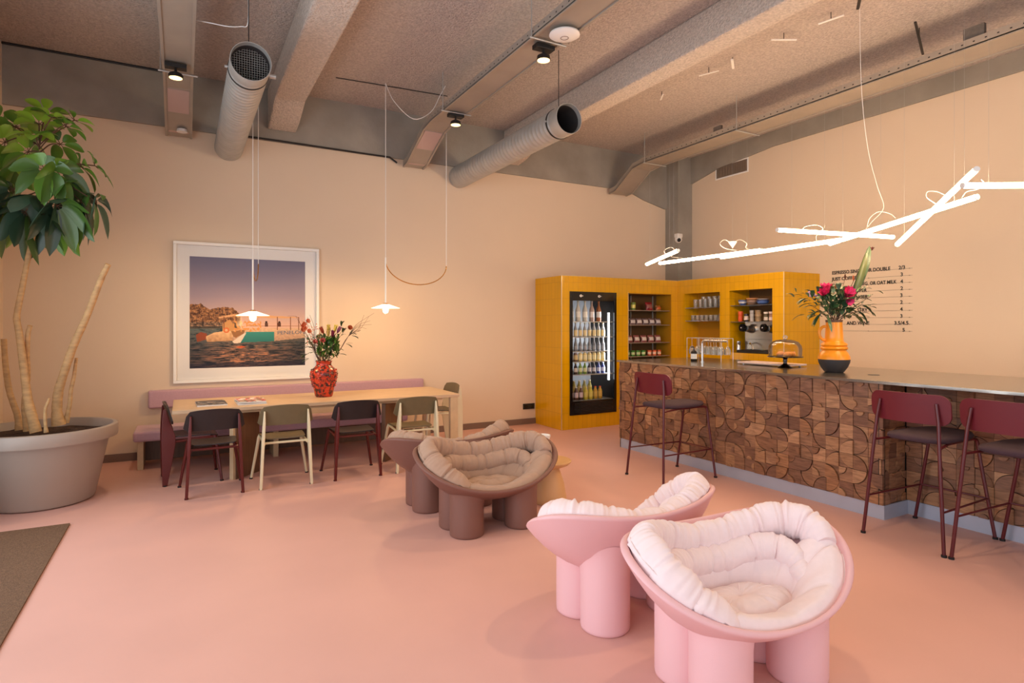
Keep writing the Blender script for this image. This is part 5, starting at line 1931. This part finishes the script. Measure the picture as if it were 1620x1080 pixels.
for (px, py, ax) in ((1300, 495, (-.6, .4, -.6)), (1297, 492, (-.9, .5, -.3)), (1350, 495, (.6, -.5, -.7)), (1356, 492, (.8, -.4, -.6)), (1309, 500, (-.3, -.5, -.8)), (1285, 480, (-1, .5, -.2)), (1280, 472, (-1, .5, .0)), (1362, 482, (1, -.5, -.4))):
    for q in range(3):
        lb.col = lin(random.choice(GRN))
        leaf(lb, bp(px, py, -.05), Vector(ax) + Vector((random.uniform(-.25, .25),) * 3), .12, .014, .35)
for (px, py) in ((1318, 482), (1337, 486), (1325, 492), (1344, 494), (1312, 490), (1330, 480)):
    lb.col = lin(random.choice(((46, 84, 40), (58, 92, 62))))
    leaf(lb, bp(px, py, -.06), Vector((random.uniform(-.5, .5), -.4, random.uniform(-.2, .6))), .12, .042, .3)
sb.build('stems', M['twig'], bq); lb.build('leaves', M['leaf'], bq, angle=80); pb.build('blossom', M['petal'], bq, angle=80)

# cake stand with dome and pastries
ck = thing('cake_stand', 'dark glass pedestal cake stand with a clear dome on the bar counter', 'cake stand', (5.32, 3.96, ZT_))
b = MB(); b.lathe([(.0, 0), (.068, 0), (.07, .006), (.05, .016), (.022, .035), (.016, .055), (.022, .07), (.018, .085), (.03, .098), (.165, .106), (.17, .112), (.165, .116), (0, .108)], 48, cap0=False, cap1=False)
b.build('pedestal', M['glass_smoke'], ck, angle=50)
b = MB(); b.lathe([(.155, .117), (.157, .19), (.150, .225), (.125, .258), (.08, .278), (.03, .287), (.028, .285), (.078, .275), (.122, .255), (.147, .223), (.154, .19), (.152, .117)], 48, cap0=False, cap1=False)
b.build('dome', M['glass_dome'], ck, angle=60)
b = MB(); b.sphere((0, 0, .308), .022, 18, 10, (1.1, 1.1, .9)); b.tube([(0, 0, .286), (0, 0, .295)], .009, 10); b.build('knob', M['glass_thin'], ck)
for k_, (x, y, lab) in enumerate(((-.04, -.05, 'golden pastry at the left under the glass dome'), (.05, -.03, 'golden pastry at the right under the glass dome'), (.0, .06, 'golden pastry at the back under the glass dome'))):
    b = MB()
    q = [(-.045, .01, .018), (-.02, -.012, .024), (.02, -.012, .024), (.045, .01, .018)]
    b.tube(spline(q, 4), [.008, .014, .02, .024, .026, .026, .026, .026, .024, .02, .014, .012, .008][:len(spline(q, 4))], 12)
    o = b.build('pastry', M['pastry'], loc=(5.32 + x, 3.96 + y, ZT_ + .112), angle=60)
    tag(o, lab, 'pastry', 'pastries under the glass dome')

# tap, soap bottle, board, glass rack
tp = thing('tap', 'slim steel tap with a long horizontal spout on the bar counter', 'tap', (5.28, 5.02, ZT_))
b = MB(); b.lathe([(.026, 0), (.026, .008), (.018, .012)], 20); b.build('base', M['chrome'], tp)
b = MB(); b.tube([(0, 0, .01), (0, 0, .215)] + [(.0 + .0, -.035 * (1 - math.cos(R(a))), .215 + .035 * math.sin(R(a))) for a in (20, 40, 60, 80, 90)] + [(0, -.36, .25)], .0135, 14); b.build('spout', M['chrome'], tp, angle=60)
b = MB(); b.tube([(0, .0, .09), (.05, .0, .10)], .006, 8); b.build('lever', M['chrome'], tp)
sp = thing('soap_bottle', 'dark pump bottle with a pale label beside the tap', 'soap bottle', (5.30, 5.17, ZT_))
b = MB(); b.lathe([(.0, 0), (.034, 0), (.036, .004), (.036, .10), (.028, .122), (.014, .13), (.014, .14)], 24); b.build('body', M['soap'], sp)
b = MB(); b.tube([(0, 0, .14), (0, 0, .175)], .006, 8); b.tube([(0, 0, .172), (-.045, .0, .168)], .007, 8); b.build('pump', M['soap'], sp)
b = MB(); b.lathe([(.0366, .03), (.0366, .09)], 24, cap0=False, cap1=False)
b.build('label_band', M['paper'], sp)
bd = thing('serving_board', 'thin pale board on small feet lying on the bar counter left of the cake stand', 'board', (5.46, 4.33, ZT_))
b = MB(); b.box(-.12, .16, -.40, .24, .012, .03); b.build('panel', mat('pale_pink_board', (226, 200, 192), .25), bd, bevel=.003)
for x in (-.09, .13):
    for y in (-.34, .18):
        b = MB(); b.lathe([(.0, 0), (.012, 0), (.010, .0115), (.0, .0115)], 12, (x, y, 0)); b.build('foot', M['chrome'], bd)
gr = thing('glass_rack', 'metal rack on the bar counter with stem glasses hanging upside down', 'glass rack', (5.62, 5.23, ZT_))
b = MB()
for x in (-.1, .1):
    b.tube([(x, -.27, 0), (x, -.27, .27)], .003, 8); b.tube([(x, .27, 0), (x, .27, .27)], .003, 8)
for x in (-.1, -.033, .033, .1): b.tube([(x, -.27, .27), (x, .27, .27)], .0025, 6)
b.tube([(-.1, -.27, .27), (.1, -.27, .27)], .003, 6); b.tube([(-.1, .27, .27), (.1, .27, .27)], .003, 6)
b.build('frame', M['galv'], gr)
sg = None
for i in range(6):
    for j in range(2):
        if sg is None:
            b = MB(); b.lathe([(.035, .27), (.034, .267), (.005, .262), (.004, .175), (.02, .16), (.038, .12), (.036, .07), (.033, .07), (.035, .12), (.017, .157), (.0, .165)], 18, cap0=True, cap1=False)
            sg = b.build('stem_glass', M['glass_thin'], angle=50)
            o = sg
        else:
            o = sg.copy(); COL.objects.link(o)
        o.location = (5.62 - .067 + j * .134, 5.01 + i * .088, ZT_ + .003)
        tag(o, 'stem glass hanging upside down in the %s row of the rack, %s from the right' % (('front', 'back')[j], ORD[i]), 'glass', 'stem glasses in the metal rack')
b = MB(); b.lathe([(.0, 0), (.045, 0), (.045, .002), (0, .002)], 24)
tag(b.build('cable_grommet', M['dark'], loc=(5.22, 3.02, ZT_ - .0005)), 'flat dark oval cable outlet in the counter right of the orange vase', 'grommet')

# ------------------------------------------------------------------ menu on the wall
mn = thing('wall_menu', 'black letter menu on ten thin rails fixed to the right wall', 'menu', (XR, 5.0, 1.42))
rail, let = MB(), MB()


def wallY(px):
    u = (px - 810) / F_; d = XR / (S_ + u * C_); return d * (C_ - u * S_)


rows = [('ESPRESSO SINGLE OR DOUBLE', 1316.8, '2/3', 1422), ('JUST COFFEE', 1316.8, '3', 1425), ('C', 1316.8, '4', 1425), ('PPER', 1356.5, '2', 1425), ('NGER', 1354.5, '3', 1424.5),
        ('', 1320, '2', 1424.5), ('STRY', 1356.5, '4', 1424.5), ('', 1320, '3', 1424.5), ('AND WINE', 1340, '3.5/4.5', 1415), ('', 1320, '5', 1428)]
ys_ = [1316.5, 1443.5]
for i, (tx, px0, pr_, pxp) in enumerate(rows):
    z_ = 2.185 - i * .0845
    ya, yb_ = wallY(ys_[0]), wallY(ys_[1])
    rail.box(-.006, 0, yb_ - 5.0, ya - 5.0, z_ - 1.42 - .002, z_ - 1.42 + .0015)
    let = MB()
    def put(s, px, size=.066, xs=1.0):
        if not s: return
        y0 = wallY(px) - 5.0
        text_mb(let, s, size, lambda u, v, d: (-.008, y0 - u, z_ - 1.42 + v - .004), .002, xs, .0018)
    if i == 0:
        put('ESPRESSO SINGLE OR DOUBLE', px0, .062, .90)
    elif i == 2:
        put('C', px0, .062, .9); put('REG. OR OAT MILK', 1361.5, .062, .84)
    else:
        put(tx, px0, .062, .95)
    put(pr_, pxp, .062, 1.0)
    let.build('lettering', M['dark'], mn, smooth=False)
    for pxd in (1439, 1374):
        yy = wallY(pxd) - 5.0
        rail.box(-.009, 0, yy - .006, yy + .006, z_ - 1.42 - .004, z_ - 1.42 + .004)
rail.build('rails', M['grille'], mn, smooth=False)

# ------------------------------------------------------------------ zigzag tube light over the bar
tubes = [
    ((1023, 418, 2.30), (1073, 396, 2.30), 'short lit tube at the far left end of the zigzag light over the bar'),
    ((1043, 416.5, 2.31), (1205, 395.5, 2.31), 'lit tube, second from the left in the zigzag light over the bar'),
    ((1140, 407, 2.27), (1333, 379, 2.27), 'lit tube in the middle of the zigzag light, continuing the second one'),
    ((1312, 385.5, 2.27), (1546.5, 311, 2.39), 'long lit tube rising to the right, crossing two others'),
    ((1229, 363.5, 2.40), (1414, 375, 2.40), 'nearly level lit tube crossing behind the vase flowers'),
    ((1419, 387, 2.22), (1545.5, 267, 2.53), 'steepest lit tube in the zigzag light over the bar'),
]
for (a, c, lab) in tubes:
    def P3(q): 
        d = (q[2] - CAM_H) * F_ / (HY_ - q[1]); return ray(q[0], q[1], d)
    A, B = P3(a), P3(c)
    mid = (A + B) / 2
    t = thing('light_tube', lab, 'tube light', mid, 0, 'lit tubes of the zigzag light')
    ax = (B - A).normalized()
    b = MB(); b.tube([A - mid + ax * .012, B - mid - ax * .012], .019, 16); b.build('diffuser', M['tube'], t, angle=60)
    b = MB(); b.tube([A - mid, A - mid + ax * .0115], .0195, 16); b.build('end_cap', M['white'], t, angle=50)
    b = MB(); b.tube([B - mid - ax * .0115, B - mid], .0195, 16); b.build('end_cap', M['white'], t, angle=50)
    for f in (.12, .88):
        q = A.lerp(B, f) - mid
        w = MB(); w.tube([(q.x, q.y, q.z + .023), (q.x, q.y, ZC - mid.z)], .0007, 4); w.build('suspension_wire', M['galv'], t)
A = Vector((4.50, 2.03, 2.42)); B = A + Vector((.868, -.496, 0)) * 1.47
mid = (A + B) / 2
t = thing('light_tube', 'level lit tube at the right edge of the photo, last of the zigzag light', 'tube light', mid, 0, 'lit tubes of the zigzag light')
b = MB(); b.tube([A - mid + Vector((.01, -.006, 0)), B - mid], .019, 16); b.build('diffuser', M['tube'], t, angle=60)
b = MB(); b.tube([A - mid, A - mid + Vector((.0095, -.0055, 0))], .0195, 16); b.build('end_cap', M['white'], t, angle=50)
for f in (.12, .88):
    q = A.lerp(B, f) - mid
    w = MB(); w.tube([(q.x, q.y, q.z + .023), (q.x, q.y, ZC - mid.z)], .0007, 4); w.build('suspension_wire', M['galv'], t)


def cable(label, pix, r=.0024, first=None):
    pts = [ray(px, py, d) for px, py, d in pix]
    if first: pts = [Vector(first)] + pts
    b = MB(); b.tube(spline(pts, 5), r, 5)
    return tag(b.build('light_cable', M['white']), label, 'cable', 'white cables of the zigzag light')


cable('long white cable dropping from the ceiling to the zigzag light', [(1360, 12, 5.35), (1362, 120, 5.4), (1367, 190, 5.45), (1375, 245, 5.5), (1388, 295, 5.5), (1398, 328, 5.5), (1380, 350, 5.5), (1370, 362, 5.5)], first=None)
cable('curl of white cable around the upper crossing of the tubes', [(1372, 358, 5.4), (1376, 345, 5.4), (1390, 335, 5.4), (1408, 338, 5.3), (1417, 345, 5.2)])
cable('curl of white cable left of the steepest tube', [(1480, 322, 4.6), (1466, 312, 4.6), (1468, 303, 4.6), (1482, 303, 4.55), (1494, 308, 4.5)])
cable('loop of white cable at the right crossing of the tubes', [(1522, 312, 4.2), (1530, 303, 4.2), (1548, 299, 4.1), (1556, 289, 4.0), (1552, 284, 4.0)])
cable('flat white cable loop above the level tube', [(1270, 362, 5.75), (1275, 358, 5.75), (1292, 356, 5.75), (1302, 362, 5.8), (1292, 372, 5.9), (1292, 384, 6.0)])
cable('heart shaped white cable loop above the second tube', [(1165, 396, 7.0), (1148, 393, 7.0), (1139, 386, 7.0), (1146, 379, 7.0), (1158, 384, 7.0), (1170, 379, 7.0), (1181, 385, 6.9), (1180, 392, 6.9), (1190, 396, 6.8)])
cable('small white cable loop at the far left tube', [(1054, 404, 7.2), (1051, 396, 7.2), (1062, 391, 7.2), (1068, 398, 7.2), (1062, 406, 7.2), (1078, 408, 7.3), (1082, 412, 7.3)])
b = MB(); b.lathe([(.0, -.05), (.012, -.03), (.05, .025), (.045, .03), (.0, .03)], 20)
p_ = ray(1159, 386, 7.0)
tag(b.build('ceiling_rose', M['white'], loc=p_), 'small white cone hanging in the heart shaped cable loop', 'canopy')


# small bars and rods under the ceiling right of beam two
def ceil_bar(label, px0, py0, px1, py1, m_, r, z=4.30):
    d0 = (z - CAM_H) * F_ / (HY_ - py0); d1 = (z - CAM_H) * F_ / (HY_ - py1)
    a, c = ray(px0, py0, d0), ray(px1, py1, d1)
    mid = (a + c) / 2
    t = thing('ceiling_bar', label, 'ceiling bar', mid, 0, 'short bars under the sprayed ceiling')
    b = MB(); b.tube([a - mid, c - mid], r, 8, flat=.6); b.build('bar', m_, t)
    b = MB(); b.tube([(0, 0, .004), (0, 0, ZC - mid.z)], .004, 6); b.build('clip', M['dark'], t)


ceil_bar('short white bar under the ceiling, the uppermost one near the top edge', 1295, 38, 1335, 24, M['white'], .012)
ceil_bar('short white bar under the ceiling, second from the top', 1220, 63, 1260, 63, M['white'], .012)
ceil_bar('short upright-looking white bar under the ceiling', 1158, 94, 1160, 108, M['white'], .014)
ceil_bar('short slanting white bar under the ceiling, the lowest of the row', 1106, 120, 1137, 112, M['white'], .010)
ceil_bar('short white bar under the ceiling beside the big sprayed beam', 1045, 158, 1049, 149, M['white'], .010)
ceil_bar('dark rod under the ceiling left of the grey junction plate', 1448, 35, 1460, 86, M['dark'], .012, 4.26)
ceil_bar('dark rod at the top edge of the photo above the long white cable', 1357, 14, 1362, -10, M['dark'], .014, 4.30)
